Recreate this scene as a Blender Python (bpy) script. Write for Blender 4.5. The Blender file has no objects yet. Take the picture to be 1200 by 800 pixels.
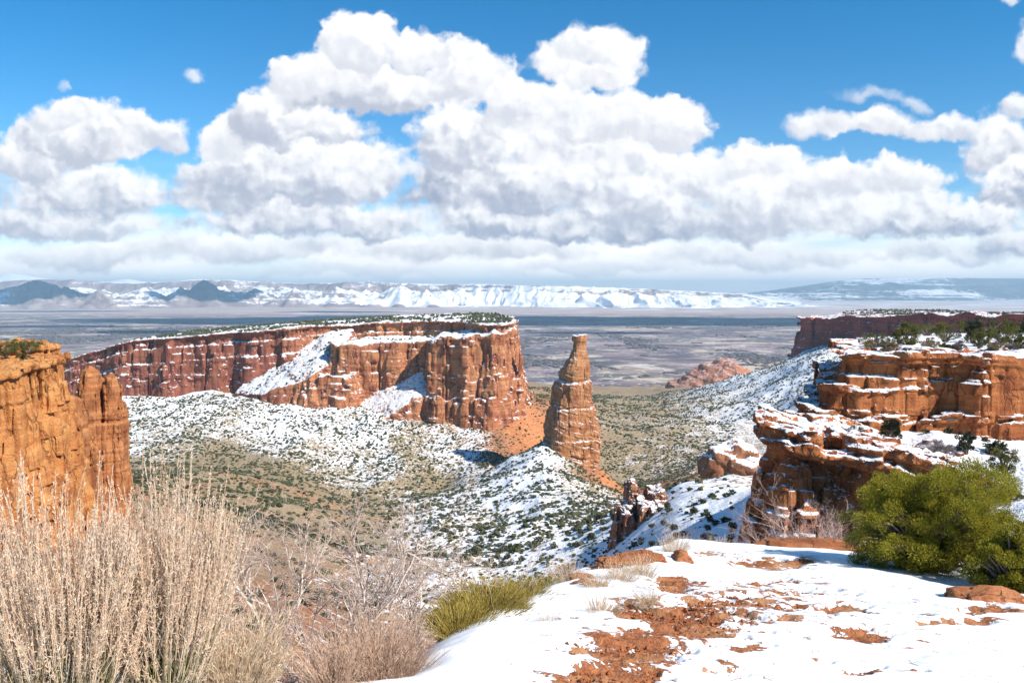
import bpy, bmesh, math, random
import numpy as np
from mathutils import Vector

R = math.radians
S = bpy.context.scene
COL = S.collection
rng = np.random.default_rng(7)
random.seed(7)

# ------------------------------------------------------------------ camera, sun, sky, exposure
F = 933.0                      # focal length in photo pixels (28 mm)
PITCH = math.atan(60 / F)
cam = bpy.data.cameras.new("camera"); cam.lens = 28; cam.sensor_width = 36
cam.clip_start = 0.05; cam.clip_end = 150000
cam_o = bpy.data.objects.new("camera", cam); COL.objects.link(cam_o)
cam_o.location = (0, 0, 0); cam_o.rotation_euler = (math.pi / 2 - PITCH, 0, 0)
S.camera = cam_o

SUN_AZ, SUN_EL = 124.0, 41.0   # azimuth clockwise from the view direction (+Y)
S_DIR = np.array([math.sin(R(SUN_AZ)) * math.cos(R(SUN_EL)), math.cos(R(SUN_AZ)) * math.cos(R(SUN_EL)), math.sin(R(SUN_EL))])
sun = bpy.data.lights.new("sun", 'SUN'); sun.energy = 5.0; sun.angle = R(0.53); sun.color = (1.0, 0.93, 0.83)
sun_o = bpy.data.objects.new("sun", sun); COL.objects.link(sun_o)
sun_o.rotation_euler = Vector(S_DIR).to_track_quat('Z', 'Y').to_euler()

S.view_settings.view_transform = 'Standard'; S.view_settings.look = 'None'
S.view_settings.exposure = 0.66; S.view_settings.gamma = 1.0
S.render.engine = 'CYCLES'
cy = S.cycles
cy.use_denoising = True
cy.max_bounces = 5; cy.diffuse_bounces = 2; cy.glossy_bounces = 1; cy.transmission_bounces = 1
cy.volume_bounces = 0; cy.transparent_max_bounces = 4
cy.caustics_reflective = False; cy.caustics_refractive = False
cy.sample_clamp_indirect = 4.0

# ------------------------------------------------------------------ node helpers
class NT:
    def __init__(s, tree): s.t = tree
    def n(s, typ, **kw):
        nd = s.t.nodes.new(typ)
        for k, v in kw.items(): setattr(nd, k, v)
        return nd
    def put(s, sock, v):
        if v is None: return
        if isinstance(v, bpy.types.NodeSocket): s.t.links.new(v, sock)
        else:
            if hasattr(sock.default_value, '__len__'):
                L = len(sock.default_value)
                if not hasattr(v, '__len__'): v = (v,) * L
                v = tuple(v)
                if L == 4 and len(v) == 3: v = v + (1.0,)
            sock.default_value = v
    def m(s, op, a, b=None, c=None, clamp=False):
        nd = s.n('ShaderNodeMath', operation=op); nd.use_clamp = clamp
        s.put(nd.inputs[0], a); s.put(nd.inputs[1], b)
        if c is not None: s.put(nd.inputs[2], c)
        return nd.outputs[0]
    def v(s, op, a, b=None, out=0):
        nd = s.n('ShaderNodeVectorMath', operation=op)
        s.put(nd.inputs[0], a); s.put(nd.inputs[1], b)
        return nd.outputs[out]
    def vscale(s, a, k):
        nd = s.n('ShaderNodeVectorMath', operation='SCALE'); s.put(nd.inputs[0], a); s.put(nd.inputs['Scale'], k)
        return nd.outputs[0]
    def ss(s, x, lo, hi, a=0.0, b=1.0):
        nd = s.n('ShaderNodeMapRange', interpolation_type='SMOOTHSTEP')
        s.put(nd.inputs[0], x); s.put(nd.inputs[1], lo); s.put(nd.inputs[2], hi); s.put(nd.inputs[3], a); s.put(nd.inputs[4], b)
        return nd.outputs[0]
    def lin(s, x, lo, hi, a=0.0, b=1.0):
        nd = s.n('ShaderNodeMapRange'); nd.clamp = True
        s.put(nd.inputs[0], x); s.put(nd.inputs[1], lo); s.put(nd.inputs[2], hi); s.put(nd.inputs[3], a); s.put(nd.inputs[4], b)
        return nd.outputs[0]
    def mix(s, f, a, b, blend='MIX'):
        nd = s.n('ShaderNodeMix', data_type='RGBA', blend_type=blend)
        s.put(nd.inputs[0], f); s.put(nd.inputs[6], a); s.put(nd.inputs[7], b)
        return nd.outputs[2]
    def noise(s, vec, scale, detail=3, rough=0.5, out=0, dist=0.0):
        nd = s.n('ShaderNodeTexNoise'); s.put(nd.inputs['Vector'], vec)
        s.put(nd.inputs['Scale'], scale); s.put(nd.inputs['Detail'], detail); s.put(nd.inputs['Roughness'], rough); s.put(nd.inputs['Distortion'], dist)
        return nd.outputs[out]
    def voro(s, vec, scale, feature='F1', out='Distance', rand=1.0):
        nd = s.n('ShaderNodeTexVoronoi', feature=feature); s.put(nd.inputs['Vector'], vec); s.put(nd.inputs['Scale'], scale)
        s.put(nd.inputs['Randomness'], rand)
        return nd.outputs[out]
    def sep(s, v):
        nd = s.n('ShaderNodeSeparateXYZ'); s.put(nd.inputs[0], v); return nd.outputs
    def comb(s, x, y, z):
        nd = s.n('ShaderNodeCombineXYZ'); s.put(nd.inputs[0], x); s.put(nd.inputs[1], y); s.put(nd.inputs[2], z); return nd.outputs[0]
    def attr(s, name, out='Fac'):
        nd = s.n('ShaderNodeAttribute'); nd.attribute_name = name; return nd.outputs[out]
    def geo(s, out): return s.n('ShaderNodeNewGeometry').outputs[out]

def new_mat(name):
    m = bpy.data.materials.new(name); m.use_nodes = True
    m.node_tree.nodes.clear()
    return m, NT(m.node_tree)

def finish(t, color, rough=0.9, bump=None, bump_d=0.1, bump_s=1.0, spec=0.2, sss=None, trans=None):
    out = t.n('ShaderNodeOutputMaterial')
    p = t.n('ShaderNodeBsdfPrincipled')
    t.put(p.inputs['Base Color'], color); t.put(p.inputs['Roughness'], rough); t.put(p.inputs['Specular IOR Level'], spec)
    if bump is not None:
        b = t.n('ShaderNodeBump'); t.put(b.inputs['Height'], bump); t.put(b.inputs['Distance'], bump_d); t.put(b.inputs['Strength'], bump_s)
        t.t.links.new(b.outputs[0], p.inputs['Normal'])
    sh = p.outputs[0]
    if trans is not None:
        tr = t.n('ShaderNodeBsdfTranslucent'); t.put(tr.inputs[0], color)
        mx = t.n('ShaderNodeMixShader'); mx.inputs[0].default_value = trans
        t.t.links.new(sh, mx.inputs[1]); t.t.links.new(tr.outputs[0], mx.inputs[2]); sh = mx.outputs[0]
    t.t.links.new(sh, out.inputs[0])

# ------------------------------------------------------------------ world: Nishita sky and cumulus by direction
W = bpy.data.worlds.new("World"); S.world = W; W.use_nodes = True
W.node_tree.nodes.clear()
W.cycles.sampling_method = 'MANUAL'; W.cycles.sample_map_resolution = 512

def puff_group():
    g = bpy.data.node_groups.new("cumulus_puff", 'ShaderNodeTree')
    I = g.interface
    for nm, ty in (("Color", 'NodeSocketColor'), ("P", 'NodeSocketVector'), ("E", 'NodeSocketFloat'), ("B", 'NodeSocketFloat'),
                   ("C", 'NodeSocketVector'), ("IR", 'NodeSocketVector'), ("Soft", 'NodeSocketFloat'), ("Base", 'NodeSocketFloat'), ("Op", 'NodeSocketFloat')):
        I.new_socket(nm, in_out='INPUT', socket_type=ty)
    I.new_socket("Color", in_out='OUTPUT', socket_type='NodeSocketColor')
    t = NT(g)
    gi = t.n('NodeGroupInput').outputs; go = t.n('NodeGroupOutput')
    ma = t.n('ShaderNodeVectorMath', operation='MULTIPLY_ADD')   # ties each puff to the one before it, so the compiler works through them in turn
    t.put(ma.inputs[0], gi['Color']); t.put(ma.inputs[1], (1e-8, 1e-8, 1e-8)); t.put(ma.inputs[2], gi['P'])
    q = t.v('MULTIPLY', t.v('SUBTRACT', ma.outputs[0], gi['C']), gi['IR'])
    qy = t.sep(q)[1]
    # flatter base: lower half squeezed
    qs = t.comb(t.sep(q)[0], t.m('MULTIPLY', qy, t.lin(qy, -0.2, 0.0, 1.45, 1.0)), 0.0)
    r = t.v('LENGTH', qs, out=1)
    rr = t.m('ADD', r, gi['E'])
    a = t.ss(rr, 1.0, t.m('SUBTRACT', 1.0, gi['Soft']))
    a = t.m('MULTIPLY', a, gi['Op'])
    lit = t.m('ADD', t.m('ADD', t.m('MULTIPLY', qy, 0.80), t.m('MULTIPLY', t.sep(q)[0], 0.16)), gi['B'])
    lit = t.ss(lit, -0.52, 0.52)
    lit = t.m('ADD', t.m('MULTIPLY', lit, t.m('SUBTRACT', 1.0, gi['Base'])), gi['Base'], clamp=True)
    dark = (2.25, 2.6, 3.55); white = (7.1, 7.05, 7.1)
    c = t.mix(lit, dark, white)
    t.t.links.new(t.mix(a, gi['Color'], c), go.inputs[0])
    return g

def build_world():
    t = NT(W.node_tree)
    out = t.n('ShaderNodeOutputWorld'); bg = t.n('ShaderNodeBackground'); bg.inputs[1].default_value = 0.1
    sky = t.n('ShaderNodeTexSky', sky_type='NISHITA'); sky.sun_disc = False
    sky.sun_elevation = R(SUN_EL); sky.sun_rotation = R(SUN_AZ)
    sky.altitude = 1800; sky.air_density = 1.15; sky.dust_density = 0.25; sky.ozone_density = 2.2
    d = t.n('ShaderNodeTexCoord').outputs['Generated']
    x, y, z = t.sep(d)
    yy = t.m('MAXIMUM', y, 0.02)
    q = t.comb(t.m('MULTIPLY', t.m('DIVIDE', x, yy), 9.33), t.m('MULTIPLY', t.m('DIVIDE', z, yy), 9.33), 0.0)
    qz = t.sep(q)[1]
    skyc = t.mix(1.0, sky.outputs[0], t.mix(t.ss(qz, 3.6, 0.4), (0.11, 0.66, 0.94), (0.46, 0.78, 0.98)), 'MULTIPLY')
    # domain warp and edge noise
    w1 = t.v('SUBTRACT', t.noise(q, 0.9, 2, 0.5, out=1), (0.5, 0.5, 0.5))
    w2 = t.v('SUBTRACT', t.noise(q, 3.2, 3, 0.55, out=1), (0.5, 0.5, 0.5))
    P = t.v('ADD', q, t.v('ADD', t.v('MULTIPLY', w1, (0.55, 0.40, 0)), t.v('MULTIPLY', w2, (0.34, 0.28, 0))))
    bill = t.voro(t.v('ADD', q, t.vscale(w2, 0.5)), 3.4, 'SMOOTH_F1')      # billows
    bill2 = t.voro(t.v('ADD', q, t.vscale(w2, 0.3)), 8.0, 'SMOOTH_F1')
    fb = t.noise(q, 2.4, 9, 0.64)
    E = t.m('ADD', t.m('ADD', t.m('MULTIPLY', t.m('SUBTRACT', bill, 0.42), 0.36), t.m('MULTIPLY', t.m('SUBTRACT', bill2, 0.42), 0.22)),
            t.m('MULTIPLY', t.m('SUBTRACT', fb, 0.5), 0.80))
    # relief towards the sun (upper right)
    qo = t.v('ADD', q, (0.13, 0.15, 0.0))
    fb_o = t.noise(qo, 2.2, 5, 0.58)
    bill_o = t.voro(t.v('ADD', qo, t.vscale(w2, 0.5)), 3.4, 'SMOOTH_F1')
    B = t.m('ADD', t.m('MULTIPLY', t.m('SUBTRACT', fb, fb_o), 0.85), t.m('MULTIPLY', t.m('SUBTRACT', bill_o, bill), 0.55))
    bill2_o = t.voro(t.v('ADD', t.v('ADD', q, (0.06, 0.07, 0.0)), t.vscale(w2, 0.3)), 8.0, 'SMOOTH_F1')
    B = t.m('ADD', B, t.m('MULTIPLY', t.m('SUBTRACT', bill2_o, bill2), 0.45))
    B = t.m('ADD', B, t.m('MULTIPLY', t.m('SUBTRACT', t.noise(q, 1.1, 4, 0.55), 0.5), 1.0))
    # pale layer near the horizon
    qx, qy, _ = t.sep(q)
    st = t.noise(t.comb(t.m('MULTIPLY', qx, 0.30), t.m('MULTIPLY', qy, 1.9), 3.1), 1.6, 6, 0.55)
    hz = t.m('ADD', t.ss(qy, 1.15, 0.25), t.m('MULTIPLY', t.m('SUBTRACT', st, 0.5), 1.5), clamp=True)
    hz = t.m('MULTIPLY', hz, t.ss(qy, 1.7, 0.6))
    hzc = t.mix(t.noise(t.comb(t.m('MULTIPLY', qx, 0.35), t.m('MULTIPLY', qy, 2.2), 9.0), 1.7, 5, 0.55), (7.4, 7.4, 7.4), (10.5, 10.0, 9.4))
    c = t.mix(hz, skyc, hzc)
    g = puff_group()
    # puffs: photo pixel centre, radii, softness, base brightness, opacity; far ones first
    puffs = [
        (300,292,190,24,.7,.45,.9),(560,292,190,24,.7,.45,.9),(900,300,170,22,.7,.5,.85),(120,300,150,22,.7,.45,.85),(1120,300,130,24,.7,.4,.9),(700,315,160,14,.8,.6,.7),(420,318,160,12,.8,.6,.6),
        # left cloud
        (50,265,110,30,.5,.25,1),(140,266,90,28,.6,.35,.95),(95,228,135,45,.45,.2,1),(45,190,60,42,.35,.3,1),(110,165,88,50,.3,.3,1),(190,165,44,26,.45,.45,.95),(85,140,45,28,.35,.55,1),
        (236,90,20,12,.9,.7,.75),(85,104,16,10,.95,.6,.5),
        # centre-left tower
        (315,255,105,32,.5,.1,1),(420,262,120,32,.5,.15,1),(265,222,72,44,.4,.2,1),(395,212,92,50,.35,.25,1),(335,205,110,55,.35,.2,1),
        (270,165,36,34,.35,.6,1),(330,150,62,52,.3,.25,1),(440,112,112,48,.3,.25,1),(395,158,48,30,.35,.3,1),(545,105,75,46,.35,.5,1),(370,95,52,36,.3,.6,1),(425,62,62,48,.26,.55,1),(500,68,42,34,.3,.6,1),
        # top wisp
        (655,82,42,30,.5,.6,1),(700,58,62,30,.45,.65,1),(738,80,26,32,.6,.6,.95),(668,105,34,24,.5,.6,.95),(712,92,44,26,.5,.55,1),(706,72,36,24,.5,.65,1),
        # centre-right mass
        (560,228,100,58,.4,.02,1),(600,262,140,30,.5,.1,1),(740,268,150,30,.5,.1,1),(545,175,74,58,.35,.25,1),(620,140,70,48,.3,.5,1),(700,200,150,75,.35,.35,1),(640,225,110,50,.4,.15,1),(785,152,66,46,.3,.55,1),(710,145,90,42,.35,.55,1),
        (870,262,120,32,.5,.2,1),(820,215,80,46,.35,.4,1),(885,205,66,36,.3,.6,1),(745,245,90,40,.4,.25,1),(900,245,95,40,.4,.35,1),(975,225,62,38,.3,.5,1),(1040,218,70,34,.3,.55,1),(1060,262,95,38,.4,.1,1),(985,258,70,28,.5,.4,1),
        # right clouds
        (1010,118,52,13,.95,.6,.55),(950,155,52,22,.6,.6,.95),(1020,150,75,22,.5,.55,1),(1100,152,75,24,.5,.5,.95),(1065,125,26,13,.9,.6,.6),(1165,180,62,56,.4,.3,1),(1185,225,60,44,.4,.0,1),(1150,262,80,30,.5,.05,1),(1195,290,80,26,.5,.2,1),
        (1195,60,20,34,.6,.65,.9),(1166,14,12,14,.9,.7,.7),(1195,130,40,25,.5,.5,.9),
    ]
    # beyond the photo's frame, the same sort of cumulus
    for k in range(14):
        sx = -1 if k % 2 else 1
        puffs.append((600 + sx * (760 + 110 * (k // 2)), 150 + (k * 37) % 120, 150, 55, .4, .3, 1))
    for (px, py, rx, ry, soft, base, op) in puffs:
        nd = t.n('ShaderNodeGroup'); nd.node_tree = g
        t.put(nd.inputs['Color'], c); t.put(nd.inputs['P'], P); t.put(nd.inputs['E'], E); t.put(nd.inputs['B'], B)
        t.put(nd.inputs['C'], ((px - 600) / 100, (340 - py) / 100, 0)); t.put(nd.inputs['IR'], (100 / rx, 100 / ry, 0))
        t.put(nd.inputs['Soft'], soft * 0.85); t.put(nd.inputs['Base'], base); t.put(nd.inputs['Op'], op)
        c = nd.outputs[0]
    c = t.mix(t.ss(y, 0.10, 0.3), skyc, c)
    t.t.links.new(c, bg.inputs[0]); t.t.links.new(bg.outputs[0], out.inputs[0])
build_world()

# ------------------------------------------------------------------ maths helpers
def P(px, py, D):
    """world point that lies D metres ahead on the sight line of a photo pixel"""
    dx = (px - 600) / F; dy = (400 - py) / F
    v = np.array([dx, math.cos(PITCH) + dy * math.sin(PITCH), -math.sin(PITCH) + dy * math.cos(PITCH)])
    return v * (D / v[1])
def zof(py, D): return P(600, py, D)[2]
def slope_of(py):
    dy = (400 - np.asarray(py, float)) / F
    return (-math.sin(PITCH) + dy * math.cos(PITCH)) / (math.cos(PITCH) + dy * math.sin(PITCH))
def to_px(X, Y, Z):
    fw = Y * math.cos(PITCH) - Z * math.sin(PITCH); up = Y * math.sin(PITCH) + Z * math.cos(PITCH)
    return 600 + F * X / fw, 400 - F * up / fw

_T = np.random.default_rng(11).random((64, 64, 64), dtype=np.float32)
def vn(x, y, z):
    x = np.asarray(x, np.float32); y = np.asarray(y, np.float32); z = np.asarray(z, np.float32)
    x, y, z = np.broadcast_arrays(x, y, z)
    fx, fy, fz = np.floor(x), np.floor(y), np.floor(z)
    ix, iy, iz = fx.astype(np.int32) & 63, fy.astype(np.int32) & 63, fz.astype(np.int32) & 63
    tx, ty, tz = x - fx, y - fy, z - fz
    tx = tx * tx * (3 - 2 * tx); ty = ty * ty * (3 - 2 * ty); tz = tz * tz * (3 - 2 * tz)
    jx, jy, jz = (ix + 1) & 63, (iy + 1) & 63, (iz + 1) & 63
    a = _T[ix, iy, iz] * (1 - tx) + _T[jx, iy, iz] * tx
    b = _T[ix, jy, iz] * (1 - tx) + _T[jx, jy, iz] * tx
    c = _T[ix, iy, jz] * (1 - tx) + _T[jx, iy, jz] * tx
    d = _T[ix, jy, jz] * (1 - tx) + _T[jx, jy, jz] * tx
    a = a * (1 - ty) + b * ty; c = c * (1 - ty) + d * ty
    return (a * (1 - tz) + c * tz) * 2 - 1
def fbm(x, y, z, oct=4, gain=0.5):
    s = 0; a = 1.0
    for o in range(oct):
        s = s + a * vn(x * 2.03 ** o + 17.3 * o, y * 2.03 ** o + 5.1 * o, z * 2.03 ** o + 9.7 * o); a *= gain
    return s
def ridged(x, y, z, oct=4, gain=0.5):
    s = 0; a = 1.0
    for o in range(oct):
        s = s + a * (1 - np.abs(vn(x * 2.03 ** o + 3.3 * o, y * 2.03 ** o + 7.1 * o, z + 4.7 * o)) * 2); a *= gain
    return s
def smooth(x, a, b):
    t = np.clip((x - a) / (b - a), 0, 1); return t * t * (3 - 2 * t)

def poly_sdf(x, y, poly):
    """signed distance to a closed polygon, negative inside"""
    p = np.asarray(poly, float); q = np.roll(p, -1, 0)
    d2 = np.full(x.shape, 1e18); ins = np.zeros(x.shape, bool)
    for (ax, ay), (bx, by) in zip(p, q):
        ex, ey = bx - ax, by - ay; wx, wy = x - ax, y - ay
        t = np.clip((wx * ex + wy * ey) / (ex * ex + ey * ey + 1e-12), 0, 1)
        d2 = np.minimum(d2, (wx - t * ex) ** 2 + (wy - t * ey) ** 2)
        c = (ay > y) != (by > y)
        xi = ax + (y - ay) * ex / (ey if abs(ey) > 1e-12 else 1e-12)
        ins ^= c & (x < xi)
    d = np.sqrt(d2); return np.where(ins, -d, d)

def cells2d(x, y, size, seed):
    """jittered cells: F2-F1 and a random value per cell"""
    g = np.random.default_rng(seed).random((64, 64, 3))
    u, v = x / size, y / size
    iu, iv = np.floor(u).astype(int), np.floor(v).astype(int)
    f1 = np.full(x.shape, 9.0); f2 = np.full(x.shape, 9.0); rv = np.zeros(x.shape)
    for a in (-1, 0, 1):
        for b in (-1, 0, 1):
            h = g[(iu + a) & 63, (iv + b) & 63]
            d = np.hypot(u - (iu + a + h[..., 0]), v - (iv + b + h[..., 1]))
            nearer = d < f1
            f2 = np.where(nearer, f1, np.minimum(f2, d)); rv = np.where(nearer, h[..., 2], rv); f1 = np.where(nearer, d, f1)
    return (f2 - f1) * size, rv

# ------------------------------------------------------------------ mesh helpers
def mesh_np(name, verts, faces, mat, smooth_shade=True, attrs=None, parent=None, link=True):
    """faces: list of (k-column int arrays)"""
    me = bpy.data.meshes.new(name)
    verts = np.asarray(verts, np.float32)
    if isinstance(faces, np.ndarray): faces = [faces]
    faces = [f for f in faces if len(f)]
    me.vertices.add(len(verts)); me.vertices.foreach_set('co', verts.ravel())
    nl = sum(f.size for f in faces); nf = sum(len(f) for f in faces)
    me.loops.add(nl); me.polygons.add(nf)
    me.loops.foreach_set('vertex_index', np.concatenate([f.ravel() for f in faces]).astype(np.int32))
    tot = np.concatenate([np.full(len(f), f.shape[1], np.int32) for f in faces])
    st = np.concatenate([[0], np.cumsum(tot)[:-1]]).astype(np.int32)
    me.polygons.foreach_set('loop_start', st)
    me.polygons.foreach_set('use_smooth', np.full(nf, smooth_shade, bool))
    me.update(calc_edges=True); me.validate()
    for k, a in (attrs or {}).items():
        at = me.attributes.new(k, 'FLOAT', 'POINT'); at.data.foreach_set('value', np.asarray(a, np.float32))
    me.materials.append(mat)
    if not link: return me
    o = bpy.data.objects.new(name, me); COL.objects.link(o)
    if parent is not None: o.parent = parent
    return o
def tag(o, label=None, cat=None, group=None, kind=None):
    if label: o['label'] = label
    if cat: o['category'] = cat
    if group: o['group'] = group
    if kind: o['kind'] = kind
    return o
def empty(name, loc, label, cat, group=None, rz=0.0, sc=1.0):
    o = bpy.data.objects.new(name, None); COL.objects.link(o); o.empty_display_size = 0.2
    o.location = tuple(float(c) for c in loc); o.rotation_euler = (0, 0, rz); o.scale = (sc, sc, sc) if not hasattr(sc, '__len__') else sc
    return tag(o, label, cat, group)
def grid_faces(n, m):
    i = np.arange(n * m).reshape(n, m)
    return np.stack([i[:-1, :-1], i[1:, :-1], i[1:, 1:], i[:-1, 1:]], -1).reshape(-1, 4)

def surface_nets(f, org, h):
    s = f < 0
    n = np.array(f.shape)
    cnt = np.zeros(n - 1, np.int8)
    for a in (0, 1):
        for b in (0, 1):
            for c in (0, 1):
                cnt += s[a:n[0] - 1 + a, b:n[1] - 1 + b, c:n[2] - 1 + c]
    act = (cnt > 0) & (cnt < 8)
    co = np.argwhere(act)
    idx = np.full(act.shape, -1, np.int64); idx[act] = np.arange(len(co))
    acc = np.zeros((len(co), 3)); num = np.zeros(len(co))
    corners = [(a, b, c) for a in (0, 1) for b in (0, 1) for c in (0, 1)]
    for A in corners:
        for ax in range(3):
            if A[ax]: continue
            Bc = list(A); Bc[ax] = 1
            fa = f[co[:, 0] + A[0], co[:, 1] + A[1], co[:, 2] + A[2]]; fb = f[co[:, 0] + Bc[0], co[:, 1] + Bc[1], co[:, 2] + Bc[2]]
            cr = (fa < 0) != (fb < 0)
            t = np.where(cr, fa / np.where(fa == fb, 1, fa - fb), 0)
            p = np.tile(np.array(A, float), (len(co), 1)); p[:, ax] = t
            acc[cr] += p[cr]; num[cr] += 1
    verts = np.asarray(org) + np.asarray(h) * (co + acc / num[:, None])
    quads = []
    for ax in range(3):
        o1, o2 = (ax + 1) % 3, (ax + 2) % 3
        sl0 = [slice(1, -1)] * 3; sl1 = [slice(1, -1)] * 3
        sl0[ax] = slice(0, -1); sl1[ax] = slice(1, None)
        a, b = s[tuple(sl0)], s[tuple(sl1)]
        e = np.argwhere(a != b); flip = b[e[:, 0], e[:, 1], e[:, 2]]
        off = np.ones(3, int); off[ax] = 0
        e = e + off
        def cell(d1, d2):
            q = e.copy(); q[:, o1] -= d1; q[:, o2] -= d2
            return idx[q[:, 0], q[:, 1], q[:, 2]]
        q = np.stack([cell(1, 1), cell(0, 1), cell(0, 0), cell(1, 0)], -1)
        q[flip] = q[flip][:, ::-1]
        quads.append(q)
    q = np.concatenate(quads); q = q[(q >= 0).all(1)]
    return verts, q

def rock_field(lo, hi, h, tiers, noise, seed, cut=None):
    """tiers: list of (polygon, ztop function(x,y), profile function(z)->outward offset). Returns field, origin."""
    h = np.asarray(h, float); lo = np.asarray(lo, float); hi = np.asarray(hi, float)
    n = np.ceil((hi - lo) / h).astype(int) + 1
    ax = [lo[i] + h[i] * np.arange(n[i]) for i in range(3)]
    X2, Y2 = np.meshgrid(ax[0], ax[1], indexing='ij')
    Z = ax[2][None, None, :]
    r = np.random.default_rng(seed)
    # strata: random layer offsets by height
    th = noise.get('layer', 3.0); zz = lo[2] - 50; bz = []; bo = []
    while zz < hi[2] + 50:
        t = th * (0.25 + 1.5 * r.random() ** 1.6); o = (r.random() - 0.5) * 2
        bz += [zz + 0.12 * t, zz + 0.88 * t]; bo += [o, o]; zz += t
    bz = np.array(bz); bo = np.array(bo) * noise.get('strata', 1.0)
    warpz = fbm(X2 / noise.get('zw', 60), Y2 / noise.get('zw', 60), 0.5, 3) * noise.get('zwarp', 2.0)
    cellid = np.zeros(X2.shape)
    crack = np.zeros(X2.shape); block = np.zeros(X2.shape)
    wx = X2 + 0.25 * noise['cell'] * vn(X2 / noise['cell'], Y2 / noise['cell'], 3.3); wy = Y2 + 0.25 * noise['cell'] * vn(X2 / noise['cell'], Y2 / noise['cell'], 8.3)
    for size, dep, blk, sd in ((noise['cell'], noise['crack'], noise['block'], 1), (noise['cell'] * 0.4, noise['crack'] * 0.4, noise['block'] * 0.4, 2)):
        e, v = cells2d(wx, wy, size, seed + sd)
        crack += dep * np.exp(-(e / (noise.get('cw', 0.10) * size)) ** 2); cellid = cellid * 7.31 + v; block += (v - 0.5) * 2 * blk
    f = np.full(n, 1e3, np.float32); T = np.full(n, -99, np.float32)
    for (poly, zt, prof) in tiers:
        sd = poly_sdf(X2, Y2, poly)
        zt2 = zt(X2, Y2) if callable(zt) else np.full(X2.shape, zt)
        side = sd[:, :, None] - prof(zt2[:, :, None] - Z)
        top = Z - zt2[:, :, None]
        g_ = np.maximum(side, top).astype(np.float32); win = g_ < f
        T = np.where(win, (top - side).astype(np.float32), T); f = np.where(win, g_, f)
    band = noise.get('band', 12.0)
    near = np.abs(f) < band
    I = np.argwhere(near)
    x = ax[0][I[:, 0]]; y = ax[1][I[:, 1]]; z = ax[2][I[:, 2]]
    L = noise.get('scale', 25.0)
    n1 = fbm(x / L, y / L, z / (L * noise.get('vstretch', 2.0)), 5, 0.5)
    n2 = vn(x / L * 0.8 + 31, y / L * 0.8, z / L * 0.9)
    fl = fbm(x / (L * 0.16), y / (L * 0.16), z / (L * 1.2), 2)
    b = block[I[:, 0], I[:, 1]]; c = crack[I[:, 0], I[:, 1]]
    stz = np.interp(z + warpz[I[:, 0], I[:, 1]] + 0.5 * n1, bz, bo)
    if noise.get('masonry'):
        lay = np.searchsorted(bz, z + warpz[I[:, 0], I[:, 1]]) // 2
        hsh = np.sin(cellid[I[:, 0], I[:, 1]] * 913.7 + lay * 78.233) * 43758.5453
        stz = stz + (hsh - np.floor(hsh) - .5) * 2 * noise['masonry']
    big = vn(x / (L * 3.1), y / (L * 3.1), z / (L * 9)) * noise.get('big', 0.0)
    d = big + n1 * noise['amp'] + b * (0.45 + 0.55 * n2) + c * np.clip(0.6 + 0.8 * n2, 0.1, 1.3) + stz + fl * noise.get('flute', 0.0)
    tw = noise.get('topw', noise['amp'] * 1.5)
    d = d * (1 - noise.get('calm', 0.8) * smooth(T[near], -tw, tw * 0.5))      # tops stay calmer than the walls
    f[near] += d.astype(np.float32)
    if cut is not None: f = cut(f, X2, Y2, Z)
    # close the box
    f[0] = f[-1] = 1; f[:, 0] = f[:, -1] = 1; f[:, :, 0] = f[:, :, -1] = 1
    return f, lo, h

def rock_mesh(name, lo, hi, h, tiers, noise, seed, mat, cut=None, keep=None):
    f, lo, h = rock_field(lo, hi, h, tiers, noise, seed, cut)
    v, q = surface_nets(f, lo, h)
    if keep is not None:
        k = keep(v[q].mean(1)); q = q[k]
        used = np.unique(q); mp = np.full(len(v), -1); mp[used] = np.arange(len(used)); v = v[used]; q = mp[q]
    return mesh_np(name, v, q, mat, False)

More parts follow.
